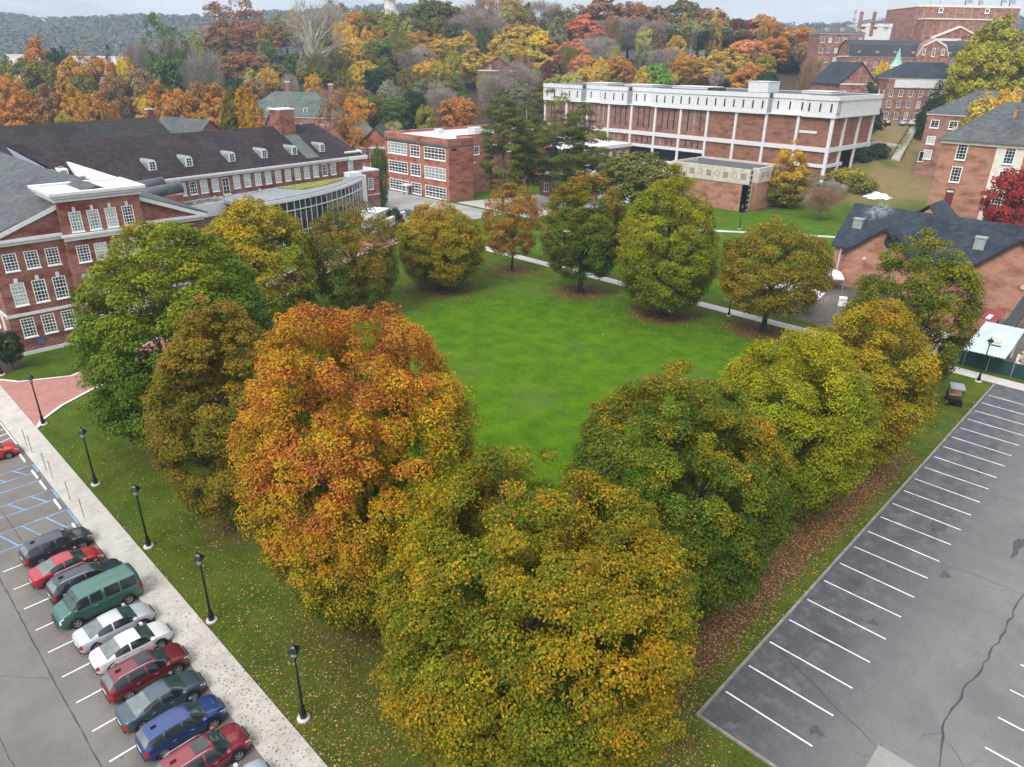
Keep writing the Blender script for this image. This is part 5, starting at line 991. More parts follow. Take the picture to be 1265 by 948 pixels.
t = thing('porch', 'small white doorway porch at the foot of the school wall', 'porch', (119.2, 155.0, 0)); mb = MB()
for y in (-1, 1): mb.box(-1.5, -1.25, y-.12, y+.12, 0, 2.4)
mb.build('post', 'white_paint', t); mb = MB(); mb.box(-1.7, .5, -1.4, 1.4, 2.4, 2.65); mb.build('roof', 'white_paint', t)

# works yard with sheds, fence and tents
t = thing('fence', 'dark green screened fence along the works yard behind the pale posts', 'fence', (95.6, 0, 0)); mb = MB(); mb.box(-.03, .03, -12, 19.5, .05, 1.75); mb.build('screen', 'green_mesh', t)
for i in range(13): mb = MB(); mb.tube([(-.06, -11+i*2.5, 0), (-.06, -11+i*2.5, 1.85)], [.04, .04], 6); mb.build('post', 'grey_metal', t)
t = thing('metal_shed', 'open shed with a pale blue corrugated metal roof on white posts', 'shed', (93.2, 12.2, 0), RX(2)); mb = MB(); n_ = 26; L_ = 11.3
for i in range(n_): a = 4.3*i/n_; mb.slab([(0, a, 2.75+.03*(i % 2)), (L_, a, 3.35+.03*(i % 2)), (L_, a+4.3/n_, 3.35+.03*(i % 2)), (0, a+4.3/n_, 2.75+.03*(i % 2))], .05)
mb.build('roof', 'sheet_metal', t)
for (x, y) in ((2.7, -.9), (3.1, 1.5), (2.9, 4.2), (9.5, .4), (9.5, 4)): mb = MB(); mb.box(x-.12, x+.12, y-.12, y+.12, 0, 2.75); mb.build('post', 'white_paint', t)
mb = MB(); mb.box(4.2, 4.9, 1.4, 2.0, 3.0, 3.12); mb.build('loose_board', 'plywood', t); mb = MB(); mb.box(3.2, 3.4, 1.1, 2.1, 2.98, 3.06); mb.build('loose_board', 'dark_metal', t)
t = thing('maroon_shed', 'maroon sheet roofed shed between the tin roof and the brick gable', 'shed', (101.5, 17.4, 0)); mb = MB(); mb.slab([(-2.5, -1.2, 2.5), (10.5, -1.2, 3.0), (10.5, 5.5, 3.0), (-2.5, 5.5, 2.5)], .12); mb.build('roof', 'maroon_sheet', t); mb = MB(); mb.box(-2, 10, -.8, 5, 0, 2.4); mb.build('wall', 'dark_metal', t); mb = MB(); mb.box(5.5, 7.4, -.4, .1, 2.9, 3.1); mb.build('rooflight', 'white_paint', t)
t = thing('site_cabin', 'pale site cabin with a flat roof left of the tin roofed shed', 'cabin', (96.8, 17.4, 0)); mb = MB(); mb.box(0, 3.2, 0, 4.5, 0, 2.3); mb.build('wall', 'off_white', t); mb = MB(); mb.box(-.2, 3.4, -.2, 4.7, 2.3, 2.45); mb.build('roof', 'precast', t); mb = MB(); mb.box(-.03, -.003, 1.2, 2.1, .05, 2.05); mb.build('door', 'lead_grey', t)
t = thing('conveyor', 'dark tilted conveyor chute leaning toward the brick gable', 'conveyor', (113, 14.6, 0)); mb = MB(); mb.slab([(-3.2, .1, 1.0), (3.8, -.5, 4.6), (3.8, .9, 4.6), (-3.2, 1.5, 1.0)], .5); mb.build('belt', 'dark_metal', t)
for (x, z) in ((-1.5, 1.6), (2.2, 3.5)): mb = MB(); mb.tube([(x, .2, 0), (x, .2, z)], [.09, .09], 6); mb.tube([(x, 1.0, 0), (x, 1.0, z)], [.09, .09], 6); mb.build('leg', 'grey_metal', t)
t = thing('plank_stack', 'upright yellow plywood boards leaning behind the tin roof', 'boards', (113.6, 12.3, 0)); mb = MB(); mb.slab([(0, 0, .05), (2.6, -.1, 2.8), (2.6, .9, 2.8), (0, 1, .05)], .18); mb.build('board', 'plywood', t)
t = thing('dark_skip', 'dark open waste skip right of the tin roofed shed', 'skip', (104.5, 9.3, 0)); mb = MB()
for bx in ((0, 5, 0, .15), (0, 5, 2, 2.15), (0, .15, .15, 2), (4.85, 5, .15, 2)): mb.box(*bx, 0, 1.6)
mb.box(.15, 4.85, .15, 2, .1, .8); mb.build('shell', 'dark_metal', t)
mb = MB(); g2 = random.Random(8)
for i in range(70):
    x, y, s = g2.uniform(97, 103), g2.uniform(7.5, 11.8), g2.uniform(.2, .6); M = Matrix.Translation((x, y, s*.4+g2.random()*1.2)) @ Matrix.Rotation(g2.uniform(0, 6), 4, 'Z') @ Matrix.Rotation(g2.uniform(-.6, .6), 4, 'X'); mb.box(-s, s, -s*.5, s*.5, -s*.15, s*.15, g2.randrange(3), M)
tag(mb.build('rubble_heap', ['stone_rubble', 'plywood', 'white_paint']), 'heap of broken boards and rubble beside the tin roofed shed', 'rubble', kind='stuff')
def tent(x, y, w, d, rot, lb):
    t = thing('canopy_tent', lb, 'tent', (x, y, 0), rot, 'white tents in the works yard'); mb = MB(); mb.add([(0, 0, 2.3), (w, 0, 2.3), (w, d, 2.3), (0, d, 2.3), (w*.5, d*.5, 3.5)], [(0, 1, 4), (1, 2, 4), (2, 3, 4), (3, 0, 4)])
    for a, b in (((0, 0), (w, 0)), ((w, 0), (w, d)), ((w, d), (0, d)), ((0, d), (0, 0))): mb.add([(*a, 2.0), (*b, 2.0), (*b, 2.3), (*a, 2.3)], [(0, 1, 2, 3)])
    mb.build('canopy', 'tent_white', t)
    for a in ((0, 0), (w, 0), (w, d), (0, d)): mb = MB(); mb.tube([(*a, 0), (*a, 2.3)], [.05, .05], 6); mb.build('leg', 'grey_metal', t)
tent(102.5, 41.5, 4.5, 5, .1, 'white canopy tent behind the trunk of the olive gold maple, left one'); tent(100, 36.8, 5.5, 4, .2, 'white canopy tent at the right of the olive gold maple trunk'); tent(115.0, 38.8, 4, 4.5, .5, 'small white canopy tent against the corner of the gabled building')
t = thing('blue_bin', 'blue lidded bin under the white tents', 'bin', (100.2, 40.6, 0)); mb = MB(); mb.box(-.6, .6, -.5, .5, 0, 1.1); mb.build('body', 'tarp_blue', t); mb = MB(); mb.box(-.65, .65, -.55, .55, 1.1, 1.2); mb.build('lid', 'tarp_blue', t)
for i, (x, y, lb) in enumerate(((104.5, 33, 'grey plastic wrapped pallet load beside the right hand tent'), (108, 36, 'grey plastic wrapped pallet load nearest the brick wall'))):
    t = thing('pallet_load', lb, 'pallet', (x, y, 0), .4*i); mb = MB()
    for k in range(3): mb.box(-.7, .7, -.6+k*.5, -.4+k*.5, 0, .14)
    mb.build('pallet', 'plywood', t); mb = MB(); mb.box(-.65, .65, -.55, .55, .141, 1.3); mb.build('load', 'tent_white', t)
# utility cart
t = thing('utility_cart', 'small dark roofed utility cart with an orange seat on the grass by the kerb', 'cart', (83.0, 14.2, 0), RX(200)); mb = MB(); mb.slab([(-1.4, -.65, .75), (.9, -.65, .75), (1.4, -.55, .95), (1.4, .55, .95), (.9, .65, .75), (-1.4, .65, .75)], .4); mb.build('body', 'black_paint', t)
mb = MB(); mb.slab([(-.9, -.68, 1.95), (1.0, -.68, 1.95), (1.0, .68, 1.95), (-.9, .68, 1.95)], .08); mb.build('roof', 'lead_grey', t)
for x in (-.85, .9):
    for y in (-.6, .6): mb = MB(); mb.tube([(x, y, .7), (x*.95, y, 1.9)], [.03, .03], 6); mb.build('post', 'black_paint', t)
mb = MB(); mb.box(-.5, 0, -.55, .55, .76, 1.0); mb.box(-.55, -.42, -.55, .55, 1.0, 1.45); mb.build('seat', 'plywood', t)
mb = MB(); mb.box(-1.4, -.62, -.62, .62, .76, 1.02); mb.build('cargo_bed', 'dark_metal', t)
a, b = wheel_meshes(.3)
for x in (-.95, .95):
    for y in (-.62, .62): o = link('wheel', a, t, (x, y, .3), 0 if y < 0 else math.pi); link('rim', b, o, (0, -.028, 0))
# hillside stair and wall
t = thing('outdoor_stair', 'long concrete outdoor stair with dark handrails climbing the brown slope', 'stair', (0, 0, 0)); A_, B_ = D(1108, 190, 222), D(1130, 158, 250); mb = MB(); n_ = 22; dv = (B_-A_); q = Vector((dv.y, -dv.x, 0)).normalized()
za, zb2 = float(terr(A_.x, A_.y)), float(terr(B_.x, B_.y))
for i in range(n_):
    p = A_+dv*(i/n_); p2 = A_+dv*((i+1)/n_); z = za+(zb2-za)*(i+1)/n_+.25; mb.prism([p-q*1.3, p+q*1.3, p2+q*1.3, p2-q*1.3], z-1.5, z)
mb.build('steps', 'concrete', t)
for s in (-1.4, 1.4): mb = MB(); mb.tube([(A_.x+q.x*s, A_.y+q.y*s, za+1.3), (B_.x+q.x*s, B_.y+q.y*s, zb2+1.4)], [.12, .12], 6); [mb.tube([((A_+dv*k/6+q*s).x, (A_+dv*k/6+q*s).y, za+(zb2-za)*k/6-.5), ((A_+dv*k/6+q*s).x, (A_+dv*k/6+q*s).y, za+(zb2-za)*k/6+1.3)], [.07, .07], 5) for k in range(7)]; mb.build('handrail', 'black_paint', t)
t = thing('retaining_wall', 'low pale retaining wall below the lawn on the brown slope', 'wall'); a, b = D(1066, 172, 236), D(1112, 180, 232); mb = MB(); n_ = 8; q = Vector((b.y-a.y, a.x-b.x)).normalized()*.2
for i in range(n_): p, p2 = a.lerp(b, i/n_), a.lerp(b, (i+1)/n_); mb.prism([(p.x-q.x, p.y-q.y), (p.x+q.x, p.y+q.y), (p2.x+q.x, p2.y+q.y), (p2.x-q.x, p2.y-q.y)], -1+float(terr(p.x, p.y)), float(terr(p.x, p.y))+.6)
mb.build('wall', 'concrete', t)
t = thing('transformer_box', 'pale grey metal transformer cabinet in the shrubs before the library corner', 'cabinet', (192.5, 79.5, 0), RX(-40)); mb = MB(); mb.box(-2, 2, -1.4, 1.4, 0, 2.9); mb.build('cabinet', 'grey_metal', t); mb = MB(); mb.box(-1.7, -.1, -1.43, -1.403, .3, 2.5); mb.box(.1, 1.7, -1.43, -1.403, .3, 2.5); mb.build('door', 'blind_grey', t)
t = thing('white_tarpaulin', 'white crumpled tarpaulin over a stone heap at the foot of the slope', 'tarpaulin', (208, 66.5, .5), RX(-35)); mb = MB(); nx_, g3 = 13, random.Random(5)
for i in range(nx_):
    for j in range(nx_): u, v = i/(nx_-1)*2-1, j/(nx_-1)*2-1; mb.v.append((u*3.4*(1+.25*math.sin(7*v)), v*2.6*(1+.2*math.sin(5*u)), max(.02, 1.3*(1-u*u)*(1-v*v)*(.4+1.0*g3.random())+.3*g3.random())))
for i in range(nx_-1):
    for j in range(nx_-1): k = i*nx_+j; mb.f.append((k, k+nx_, k+nx_+1, k+1)); mb.m.append(0)
mb.build('sheet', 'tent_white', t)
# ---------------------------------------------------------------- background trees: a few built kinds, then copied with their own size and colour
TINT = [(.55, .72, .45), (.78, .86, .62), (.95, .93, .85), (1.0, .84, .62), (1.0, .72, .5)]
KIND = {}
def proto(kind, i):
    k = (kind, i)
    if k in KIND: return KIND[k]
    sd = 100+17*i+len(kind)*5
    if kind == 'leafy': me, C, cr = make_crown('crown', sd, 5, 13, 2.4, ('round', 'dome', 'oval')[i % 3], 130, 13000, .42, TINT, .1, .5, .55, .2, 'leaf_tinted', jag=.3); tm = make_trunk('trunk', sd, 5, 13, 2.4, C, 10, .26)
    elif kind == 'sparse': me, C, cr = make_crown('crown', sd, 5, 13, 3.2, ('round', 'vase')[i % 2], 80, 5200, .40, TINT, .1, .5, .55, .2, 'leaf_tinted', jag=.35); tm = make_trunk('trunk', sd, 5, 13, 3.2, C, 30, .27, 'bark_grey')
    elif kind == 'bare': me, C, cr = make_crown('crown', sd, 5, 13, 3.5, ('vase', 'round')[i % 2], 80, 5200, 1.1, [(.7, .7, .7), (1, 1, 1)], 0, .5, .5, .26, 'leaf_tinted', 'bare', jag=.25); tm = make_trunk('trunk', sd, 5, 13, 3.5, C, 34, .27, 'bark_grey')
    elif kind == 'pale': me, C, cr = make_crown('crown', sd, 5, 13, 3.5, 'vase', 50, 2000, 1.0, [(.8, .8, .8), (1, 1, 1)], 0, .5, .5, .26, 'leaf_tinted', 'bare', jag=.3); tm = make_trunk('trunk', sd, 5, 13, 3.5, C, 36, .44, 'bark_pale', fork=.75)
    elif kind == 'conifer': me, C, cr = make_crown('crown', sd, 3.6, 13, .8, 'cone', 80, 6000, .45, TINT[:3], .2, .4, .5, .3, 'leaf_tinted', jag=.15); tm = make_trunk('trunk', sd, 3, 13, .8, C, 3, .25, fork=.9)
    elif kind == 'shrub': me, C, cr = make_crown('crown', sd, 2.6, 3.4, .15, 'dome', 40, 3200, .34, TINT, .1, .5, .6, .34, 'leaf_tinted', jag=.3); tm = make_trunk('trunk', sd, 2.6, 3.4, .15, C, 8, .08)
    KIND[k] = (me, tm); return KIND[k]
HUE = {'rust red': (.20, .10, .058), 'rusty brown': (.19, .105, .05), 'orange': (.32, .145, .03), 'amber': (.34, .17, .02), 'olive': (.12, .112, .020), 'golden': (.38, .26, .04), 'yellow': (.46, .33, .03), 'green': (.062, .110, .020),
       'dark green': (.026, .052, .017), 'pink red': (.38, .135, .09), 'grey': (.21, .178, .155), 'brown': (.20, .125, .065), 'crimson': (.20, .028, .03), 'yellow green': (.22, .205, .022), 'pale green': (.30, .28, .09), 'grey green': (.135, .145, .085), 'dark red': (.16, .042, .028), 'salmon': (.40, .19, .085), 'bright green': (.11, .19, .022)}
ENT = []
PLACE = {'valley': 'beyond the slate roofs at the left', 'slope': 'on the wooded slope behind the school', 'crest': 'on the rise behind the white library', 'hill': 'among the brick halls at the upper right', 'near': 'on the lawn'}
NAMEK = {'leafy': 'autumn_tree', 'sparse': 'thin_tree', 'bare': 'bare_tree', 'pale': 'white_barked_tree', 'conifer': 'conifer_tree', 'shrub': 'shrub'}
WORDK = {'leafy': 'tree', 'sparse': 'half bare tree', 'bare': 'bare leafless tree', 'pale': 'white barked bare tree', 'conifer': 'conifer', 'shrub': 'shrub'}
def bg(px, ytop, wpx, hue, kind='leafy', zone='slope', f=None, label=None, ybase=None):
    if f is None: f = float(np.interp(ytop, [-10, 0, 25, 50, 80, 115, 150], [440, 430, 410, 375, 330, 285, 250])); f += (22 if px > 640 else 0)
    if ybase is not None: f = 0; 
    p = D(px, ytop, f); z0 = float(terr(p.x, p.y)); h = max(4, p.z-z0); r = wpx/880*f*1.03/2
    i = rnd.randrange(3); me, tm = proto(kind, i); R0 = {'conifer': 3.6, 'shrub': 2.6}.get(kind, 5); H0 = 3.4 if kind == 'shrub' else 13
    t = link(NAMEK[kind], None, None, (p.x, p.y, z0), rnd.uniform(0, 6.28)); s = r/R0; t.scale = (s, s, h/H0*1.02)
    c = link('crown', me, t); k = rnd.uniform(.9, 1.12); c.color = (*[min(1, v*k*(1.78 if 'dark' not in hue else 1.3)*rnd.uniform(.94, 1.06)) for v in HUE[hue]], 1); link('trunk', tm, t)
    ENT.append((t, px, hue, kind, zone, label)); return t
L_ = [ # px, top, width, colour, kind, zone
 (45, 49, 44, 'orange'), (15, 68, 60, 'olive'), (52, 72, 50, 'olive'), (85, 74, 46, 'amber'), (118, 68, 44, 'amber'), (131, 50, 22, 'dark green', 'conifer'), (150, 66, 24, 'yellow'), (170, 84, 44, 'brown'), (196, 104, 40, 'orange'), (222, 108, 44, 'orange'), (268, 108, 50, 'orange'),
 (245, 100, 40, 'rust red'), (20, 112, 56, 'orange'), (55, 108, 46, 'rusty brown'), (88, 108, 36, 'amber'), (115, 112, 38, 'orange'), (78, 138, 26, 'yellow green'), (100, 88, 40, 'olive'), (192, 16, 44, 'green', 'sparse'), (172, 56, 36, 'grey', 'bare'), (215, 48, 44, 'grey', 'bare'), (236, 36, 34, 'yellow green', 'sparse'), (246, 68, 46, 'grey', 'bare'), (255, 96, 30, 'green'), (70, 55, 30, 'dark green'), (208, 66, 26, 'dark green'), (100, 60, 40, 'rusty brown', 'sparse'), (5, 88, 40, 'amber'), (138, 88, 40, 'rusty brown')]
for e in L_: bg(*(list(e)+['leafy'] if len(e) == 4 else e), zone='valley', f=float(np.interp(e[1], [10, 50, 75, 110, 140], [330, 345, 325, 255, 222])))
L_ = [(290, -4, 72, 'rust red', 'sparse'), (272, 26, 50, 'rusty brown'), (318, 28, 60, 'rust red', 'sparse'), (300, 62, 60, 'rusty brown'), (338, 78, 46, 'olive'), (265, 62, 36, 'olive', 'sparse'), (290, 96, 44, 'dark green'), (318, 95, 40, 'brown'),
 (383, 6, 70, 'grey', 'pale'), (372, 24, 60, 'olive', 'sparse'), (410, -4, 34, 'rust red', 'sparse'), (350, 18, 40, 'olive', 'sparse'), (405, 60, 40, 'brown'), (385, 82, 44, 'olive'), (440, 12, 36, 'amber'), (462, 11, 40, 'olive'), (482, 18, 40, 'yellow green'), (432, 45, 40, 'golden'), (450, 74, 36, 'golden'), (474, 48, 56, 'green'), (470, 82, 40, 'dark green'),
 (505, 20, 44, 'olive'), (536, -2, 70, 'olive'), (520, 38, 44, 'amber', 'sparse'), (512, 60, 40, 'grey', 'bare'), (552, 46, 48, 'golden'), (535, 74, 46, 'golden', 'sparse'), (500, 84, 46, 'olive', 'sparse'), (536, 96, 40, 'grey green', 'sparse'), (428, 106, 50, 'rusty brown', 'sparse'), (460, 114, 44, 'green'), (488, 118, 44, 'green'), (445, 120, 36, 'amber', 'sparse'), (524, 128, 24, 'yellow green'), (568, 118, 46, 'orange'), (545, 112, 36, 'grey', 'bare'), (410, 112, 36, 'brown', 'bare'), (512, 112, 40, 'dark green'), (560, 92, 30, 'olive'),
 (592, 16, 56, 'grey', 'bare'), (610, -4, 70, 'brown', 'bare'), (575, 40, 30, 'golden'), (588, 62, 40, 'golden'), (634, -2, 40, 'pale green'), (652, 6, 22, 'dark green'), (648, 30, 60, 'golden'), (622, 44, 44, 'golden'), (672, 38, 44, 'yellow'), (686, 42, 36, 'amber'), (650, 20, 30, 'rust red'), (655, 62, 50, 'golden'), (640, 80, 46, 'grey', 'bare'), (655, 92, 48, 'yellow green'), (678, 74, 24, 'dark red'), (612, 95, 40, 'grey', 'bare'), (640, 100, 40, 'grey green'), (668, 2, 50, 'grey', 'bare')]
for e in L_: bg(*(list(e)+['leafy'] if len(e) == 4 else e), **({'f': 335} if e[-1] == 'pale' else {}))
for e in [(412, 118, 44, 'rusty brown', 'sparse'), (432, 126, 34, 'orange', 'sparse'), (300, 104, 34, 'amber', 'leafy'), (284, 112, 34, 'olive', 'leafy')]: bg(*e, f=206)
L_ = [(690, 8, 44, 'olive', 'sparse'), (722, 20, 54, 'pink red'), (708, 52, 40, 'pink red'), (720, 66, 36, 'salmon'), (730, 80, 34, 'golden'), (752, -2, 76, 'rust red'), (712, 6, 50, 'rust red', 'sparse'), (780, 0, 54, 'rusty brown'), (768, 24, 60, 'grey', 'bare'), (792, 26, 60, 'grey', 'bare'), (742, 46, 44, 'grey', 'bare'), (765, 68, 36, 'amber'), (812, 79, 42, 'bright green', 'shrub'), (795, 84, 26, 'golden'), (842, 2, 66, 'olive'), (880, 8, 50, 'rusty brown'), (815, 10, 44, 'rusty brown'), (866, 24, 84, 'grey green', 'sparse'), (850, 66, 40, 'amber'), (884, 64, 44, 'golden'), (915, 22, 44, 'dark red'), (940, 20, 56, 'salmon'), (958, 44, 44, 'orange'), (928, 48, 44, 'salmon'), (905, 60, 40, 'golden'), (930, 76, 40, 'amber'), (975, 42, 46, 'dark green', 'conifer'), (948, 86, 30, 'dark green'), (997, 52, 30, 'brown', 'sparse'), (985, 32, 50, 'amber'), (1000, 80, 24, 'olive', 'sparse'), (825, 60, 40, 'grey', 'bare'), (955, 28, 40, 'rust red')]
for e in L_: bg(*(list(e)+['leafy'] if len(e) == 4 else e), zone='crest')
for e in [(1240, 24, 84, 'yellow green', 'leafy', 262), (1218, 48, 60, 'yellow green', 'leafy', 250), (1258, 50, 60, 'yellow green', 'leafy', 255), (1232, 112, 66, 'golden', 'leafy', 205), (1255, 104, 56, 'golden', 'leafy', 202), (1205, 130, 40, 'yellow', 'sparse', 208), (1196, 44, 34, 'crimson', 'sparse', 345), (1164, 93, 32, 'dark green', 'conifer', 245), (1079, 94, 40, 'dark green', 'conifer', 250), (1070, 110, 26, 'dark green', 'conifer', 244), (1030, 94, 34, 'grey green', 'sparse', 300), (1008, 70, 26, 'brown', 'bare', 330), (1092, 74, 18, 'yellow', 'leafy', 300), (1150, 128, 20, 'dark green', 'shrub', 238)]:
    bg(*e[:5], 'hill', e[5])
for e in [(1066, 200, 22, 'dark green', 'shrub', 222, 'dark evergreen shrub at the foot of the library end columns'), (1082, 198, 26, 'dark green', 'shrub', 224, 'dark evergreen shrub right of the library end columns'), (1050, 220, 44, 'yellow green', 'shrub', 208, 'wide yellow green shrub below the library corner column'), (1028, 228, 34, 'grey', 'bare', 196, 'tangled bare shrub against the library corner'), (1062, 232, 40, 'olive', 'shrub', 200, 'low olive shrub left of the white tarpaulin'), (1004, 214, 36, 'grey green', 'sparse', 196, 'thin grey green shrub behind the transformer cabinet'), (1018, 234, 46, 'brown', 'bare', 168, 'small bare spreading tree on the leaf strewn lawn by the gabled building'),
          (790, 186, 92, 'olive', 'leafy', 168, 'dull olive round tree left of the emblem annex'), (1263, 204, 60, 'crimson', 'leafy', 139, 'crimson red tree before the pale stair bay at the right picture edge'), (830, 246, 10, 'green', 'shrub', 160, 'small green shrub at the emblem annex wall'), (958, 240, 14, 'amber', 'shrub', 184, 'small amber shrub by the emblem annex side wall'), (487, 262, 22, 'dark green', 'shrub', 152, 'dark green shrub at the corner of the end wing'), (466, 182, 22, 'green', 'shrub', 176, 'small green tree between the end wing and the gambrel dormitory'), (72, 386, 40, 'salmon', 'leafy', 83.5, 'small salmon orange tree at the wall of the brick hall'), (2, 408, 34, 'dark green', 'leafy', 74.5, 'small dark green tree at the left picture edge in front of the brick hall')]:
    bg(*e[:5], 'near', e[5], e[6])
p = D(982, 168, 184); t = thing('golden_tree', 'pointed golden tree with a dark green base at the corner of the emblem annex', 'tree', (p.x, p.y, 0))
me, C, cr = make_crown('crown', 77, 5.6, p.z, .8, 'flame', 150, 26000, .36, [(.03, .06, .008), (.10, .12, .008), (.42, .28, .006), (.60, .35, .005), (.60, .30, .005)], .85, .62, .4, .22, 'leaf', jag=.08)
link('trunk', make_trunk('trunk', 77, 5, p.z, .8, C, 8, .25), t); link('crown', me, t)
# fill the wooded slope with further rows
fr = random.Random(21)
for f in range(256, 450, 15):
    nn = int(f*.72/15)
    for k in range(nn):
        tn = -.52+.86*(k+fr.uniform(.1, .9))/nn
        if tn > -.02 and f < 322 or tn > -.12 and f < 296 or (f < 275 and tn < -.3) or fr.random() < .12: continue
        x = 632.5+tn*880*f/(f*.91+ (H-15)*.41)
        p = D(x, 100, f); z0 = float(terr(p.x, p.y)); h = fr.uniform(12, 19)*(1.3 if f > 395 else 1.0)*(.75 if f < 285 else 1)
        # find the picture row of its top, only to reuse the same builder
        q = Vector((p.x, p.y, z0+h-H)); yt = CY-FPX*(q @ VU)/(q @ VF)
        bg(x, yt, fr.uniform(6.5, 10.5)/f*880, fr.choice(['olive', 'olive', 'golden', 'grey', 'grey', 'brown', 'golden', 'green', 'grey green', 'amber', 'pale green', 'yellow green', 'golden', 'yellow green']), fr.choice(['leafy', 'leafy', 'sparse', 'sparse', 'sparse', 'bare', 'pale']), 'slope' if x < 690 else 'crest', f)
groups = {}
for e in ENT:
    if e[5]: tag(e[0], e[5], 'shrub' if e[3] == 'shrub' else 'tree')
    else: groups.setdefault((e[4], e[2], e[3]), []).append(e)
ORD = ['first', 'second', 'third', 'fourth', 'fifth', 'sixth', 'seventh', 'eighth', 'ninth', 'tenth', 'eleventh', 'twelfth', 'thirteenth', 'fourteenth', 'fifteenth', 'sixteenth', 'seventeenth', 'eighteenth', 'nineteenth', 'twentieth']
for (zone, hue, kind), es in groups.items():
    es.sort(key=lambda e: e[1]); n_ = len(es)
    for i, e in enumerate(es):
        o_ = '' if n_ == 1 else ', leftmost such tree' if i == 0 else ', rightmost such tree' if i == n_-1 else f', {ORD[min(i, 19)]} from the left' if i < 20 else f', {ORD[min(n_-1-i, 19)]} from the right'
        tag(e[0], f'{hue} {WORDK[kind]} {PLACE[zone]}{o_}', 'tree', 'trees '+PLACE[zone])
# pines before the school
for i, (px, yt, wpx, f, lb) in enumerate(((622, 113, 66, 172, 'open topped pine at the left of the pine group before the school annex'), (688, 108, 74, 176, 'tallest pine, in the middle of the pine group'), (722, 122, 60, 180, 'right hand pine of the group, against the white library'), (655, 126, 54, 184, 'slender pine behind the two front pines'))):
    p = D(px, yt, f); r, h = wpx/880*f*1.05/2, p.z; t = thing('pine_tree', lb, 'tree', (p.x, p.y, 0), 0, 'pines before the school annex')
    me, C, cr = make_crown('crown', 300+i, r, h, h*.18, 'round' if i == 0 else 'oval', 140, 34000, .46, [(.06, .075, .012), (.085, .11, .013), (.125, .15, .014), (.19, .18, .018)], .2, .5, .55, .22, 'leaf', 'pine', jag=.5)
    link('trunk', make_trunk('trunk', 300+i, r, h, h*.18, C, 34, .32, 'bark_grey', fork=.93), t); link('crown', me, t)
# far wooded hills: nobody could count them
gh = np.random.default_rng(9); N_ = 9000
F_ = 520+1330*np.sqrt(gh.uniform(0, 1, N_)); T_ = gh.uniform(-.92, .92, N_); k = ~((T_ > -.34) & (F_ < 900) & (T_ < .42)) & ~((T_ >= .42) & (F_ < 620)); F_, T_ = F_[k], T_[k]
X_ = FH.x*F_+FH.y*T_*F_; Y_ = FH.y*F_-FH.x*T_*F_; Z_ = terr(X_, Y_); m_ = len(F_); q_ = 14
ci = np.repeat(np.arange(m_), q_); d = gh.normal(size=(m_*q_, 3)); d /= np.linalg.norm(d, axis=1, keepdims=True); d[:, 2] = np.abs(d[:, 2]); rr = gh.uniform(4.5, 8, m_)[ci]
P = np.stack([X_, Y_, Z_+4], 1)[ci]+d*rr[:, None]*np.array([1, 1, 1.15]); Nn = d+np.array([0, 0, .4])+gh.normal(size=d.shape)*.3
pal = np.array([(.05, .078, .018), (.062, .085, .02), (.09, .088, .022), (.13, .09, .025), (.11, .065, .028), (.08, .076, .045), (.04, .06, .018)]); cc = pal[gh.integers(0, 7, m_)][ci]*gh.uniform(.8, 1.2, (m_*q_, 1))
tag(link('hillside_forest', cloud('hillside_forest', quads(P, Nn, rr*.85, gh, .9, .1), m_*q_, cc, 'fallen_leaf')), kind='stuff')

m, n, l, b = nt('steam'); n.remove(b); pv = n.new('ShaderNodeVolumePrincipled'); pv.inputs['Color'].default_value = (.95, .96, .98, 1)
tcs = n.new('ShaderNodeTexCoord'); ln = n.new('ShaderNodeVectorMath'); ln.operation = 'LENGTH'; l.new(tcs.outputs['Object'], ln.inputs[0])
l.new(mth(n, l, 'MULTIPLY', mth(n, l, 'MULTIPLY', ramp(n, l, ln.outputs['Value'], 1.0, .1), ramp(n, l, noise(n, l, 1.6, 4, pos(n, l)), .45, .62)), .55), pv.inputs['Density']); l.new(pv.outputs[0], n['Material Output'].inputs['Volume']); MATS['steam'] = m
mb = MB(); mb.lathe([(.05, -1), (.6, -.8), (.95, -.3), (1, .1), (.8, .6), (.4, .92), (.05, 1)], 12); o = mb.build('steam', 'steam', None, True, (122.6, 38.4, 11.9)); o.scale = (1.5, 3.2, 1.7); o.rotation_euler.x = RX(-18); tag(o, kind='stuff')

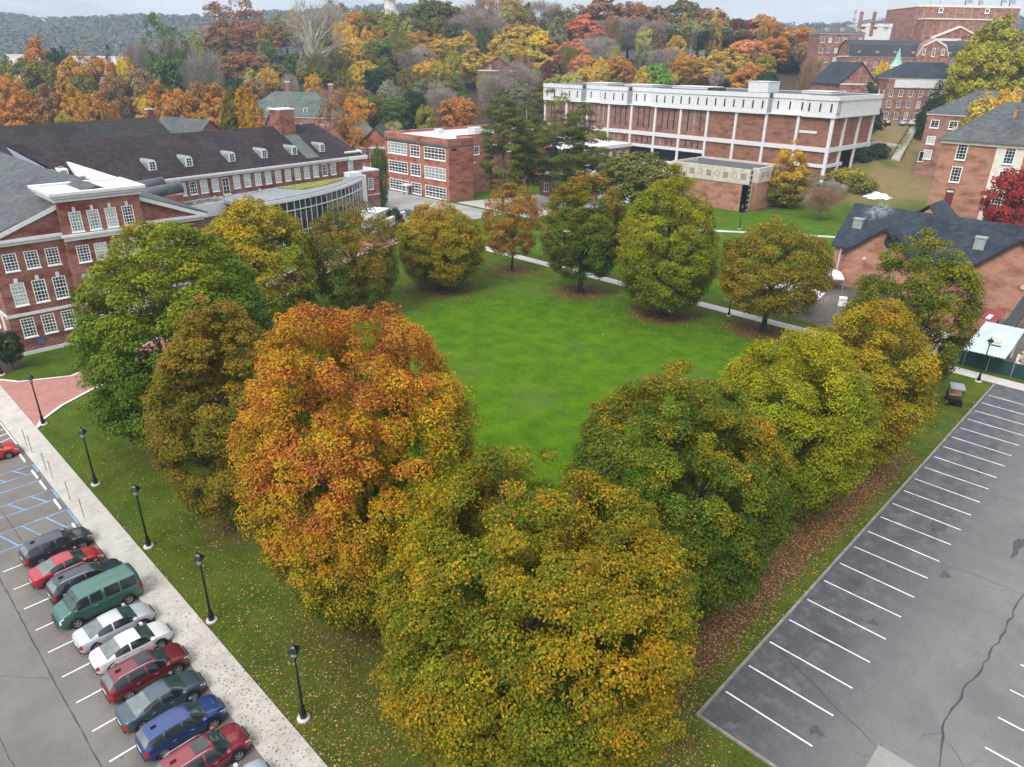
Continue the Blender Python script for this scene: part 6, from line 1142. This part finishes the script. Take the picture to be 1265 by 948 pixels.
# ---------------------------------------------------------------- air and light
m, n, l, b = nt('haze_air'); n.remove(b); pv = n.new('ShaderNodeVolumePrincipled'); pv.inputs['Color'].default_value = (.58, .76, 1.0, 1); pv.inputs['Density'].default_value = .0002; pv.inputs['Anisotropy'].default_value = .1
l.new(pv.outputs[0], n['Material Output'].inputs['Volume']); MATS['haze_air'] = m
mb = MB(); mb.box(-950, 3300, -950, 3300, -3, 245); HZ = tag(mb.build('haze', 'haze_air'), kind='stuff')
SUN_EL, SUN_AZ = RX(48), math.atan2(-.95, -.22)          # light from the -X side
w = bpy.data.worlds.new('World'); S.world = w; w.use_nodes = True; n = w.node_tree.nodes; l = w.node_tree.links
sky = n.new('ShaderNodeTexSky'); sky.sky_type = 'NISHITA'; sky.sun_disc = False; sky.sun_elevation = SUN_EL; sky.sun_rotation = math.pi/2-math.atan2(-.22, -.95); sky.dust_density = 3.5; sky.air_density = 1.2; sky.ozone_density = 1.5
tc = n.new('ShaderNodeTexCoord'); mp = n.new('ShaderNodeVectorMath'); mp.operation = 'MULTIPLY'; mp.inputs[1].default_value = (1, 1, 4.5); l.new(tc.outputs['Generated'], mp.inputs[0])
f = noise(n, l, 2.6, 7, mp.outputs[0], .6); cl = ramp(n, l, f, .28, .62)
o = mixc(n, l, sky.outputs[0], (9.4, 9.35, 9.35), mth(n, l, 'ADD', mth(n, l, 'MULTIPLY', cl, .55), .38)); sz = n.new('ShaderNodeSeparateXYZ'); l.new(tc.outputs['Generated'], sz.inputs[0])     # an overcast sky is darkest at the horizon
fz = mth(n, l, 'ADD', mth(n, l, 'MULTIPLY', mth(n, l, 'MAXIMUM', sz.outputs[2], 0.0), .95), .40)
vm = n.new('ShaderNodeVectorMath'); vm.operation = 'SCALE'; l.new(o, vm.inputs[0]); l.new(fz, vm.inputs['Scale'])
l.new(vm.outputs[0], n['Background'].inputs['Color']); n['Background'].inputs['Strength'].default_value = .115
sl = bpy.data.lights.new('sun', 'SUN'); sl.energy = 1.5; sl.angle = RX(22); sl.color = (1, .95, .88); so = bpy.data.objects.new('sun', sl); COL.objects.link(so)
sd = Vector((-.95*math.cos(SUN_EL), -.22*math.cos(SUN_EL), math.sin(SUN_EL))); so.rotation_euler = sd.to_track_quat('Z', 'Y').to_euler()
S.view_settings.view_transform = 'Standard'; S.view_settings.look = 'None'; S.view_settings.exposure = EXPO; S.view_settings.gamma = 1; S.view_settings.use_curve_mapping = False
S.cycles.max_bounces = 6; S.cycles.diffuse_bounces = 3; S.cycles.glossy_bounces = 2; S.cycles.transmission_bounces = 2; S.cycles.transparent_max_bounces = 4; S.cycles.volume_bounces = 1; S.cycles.use_denoising = True
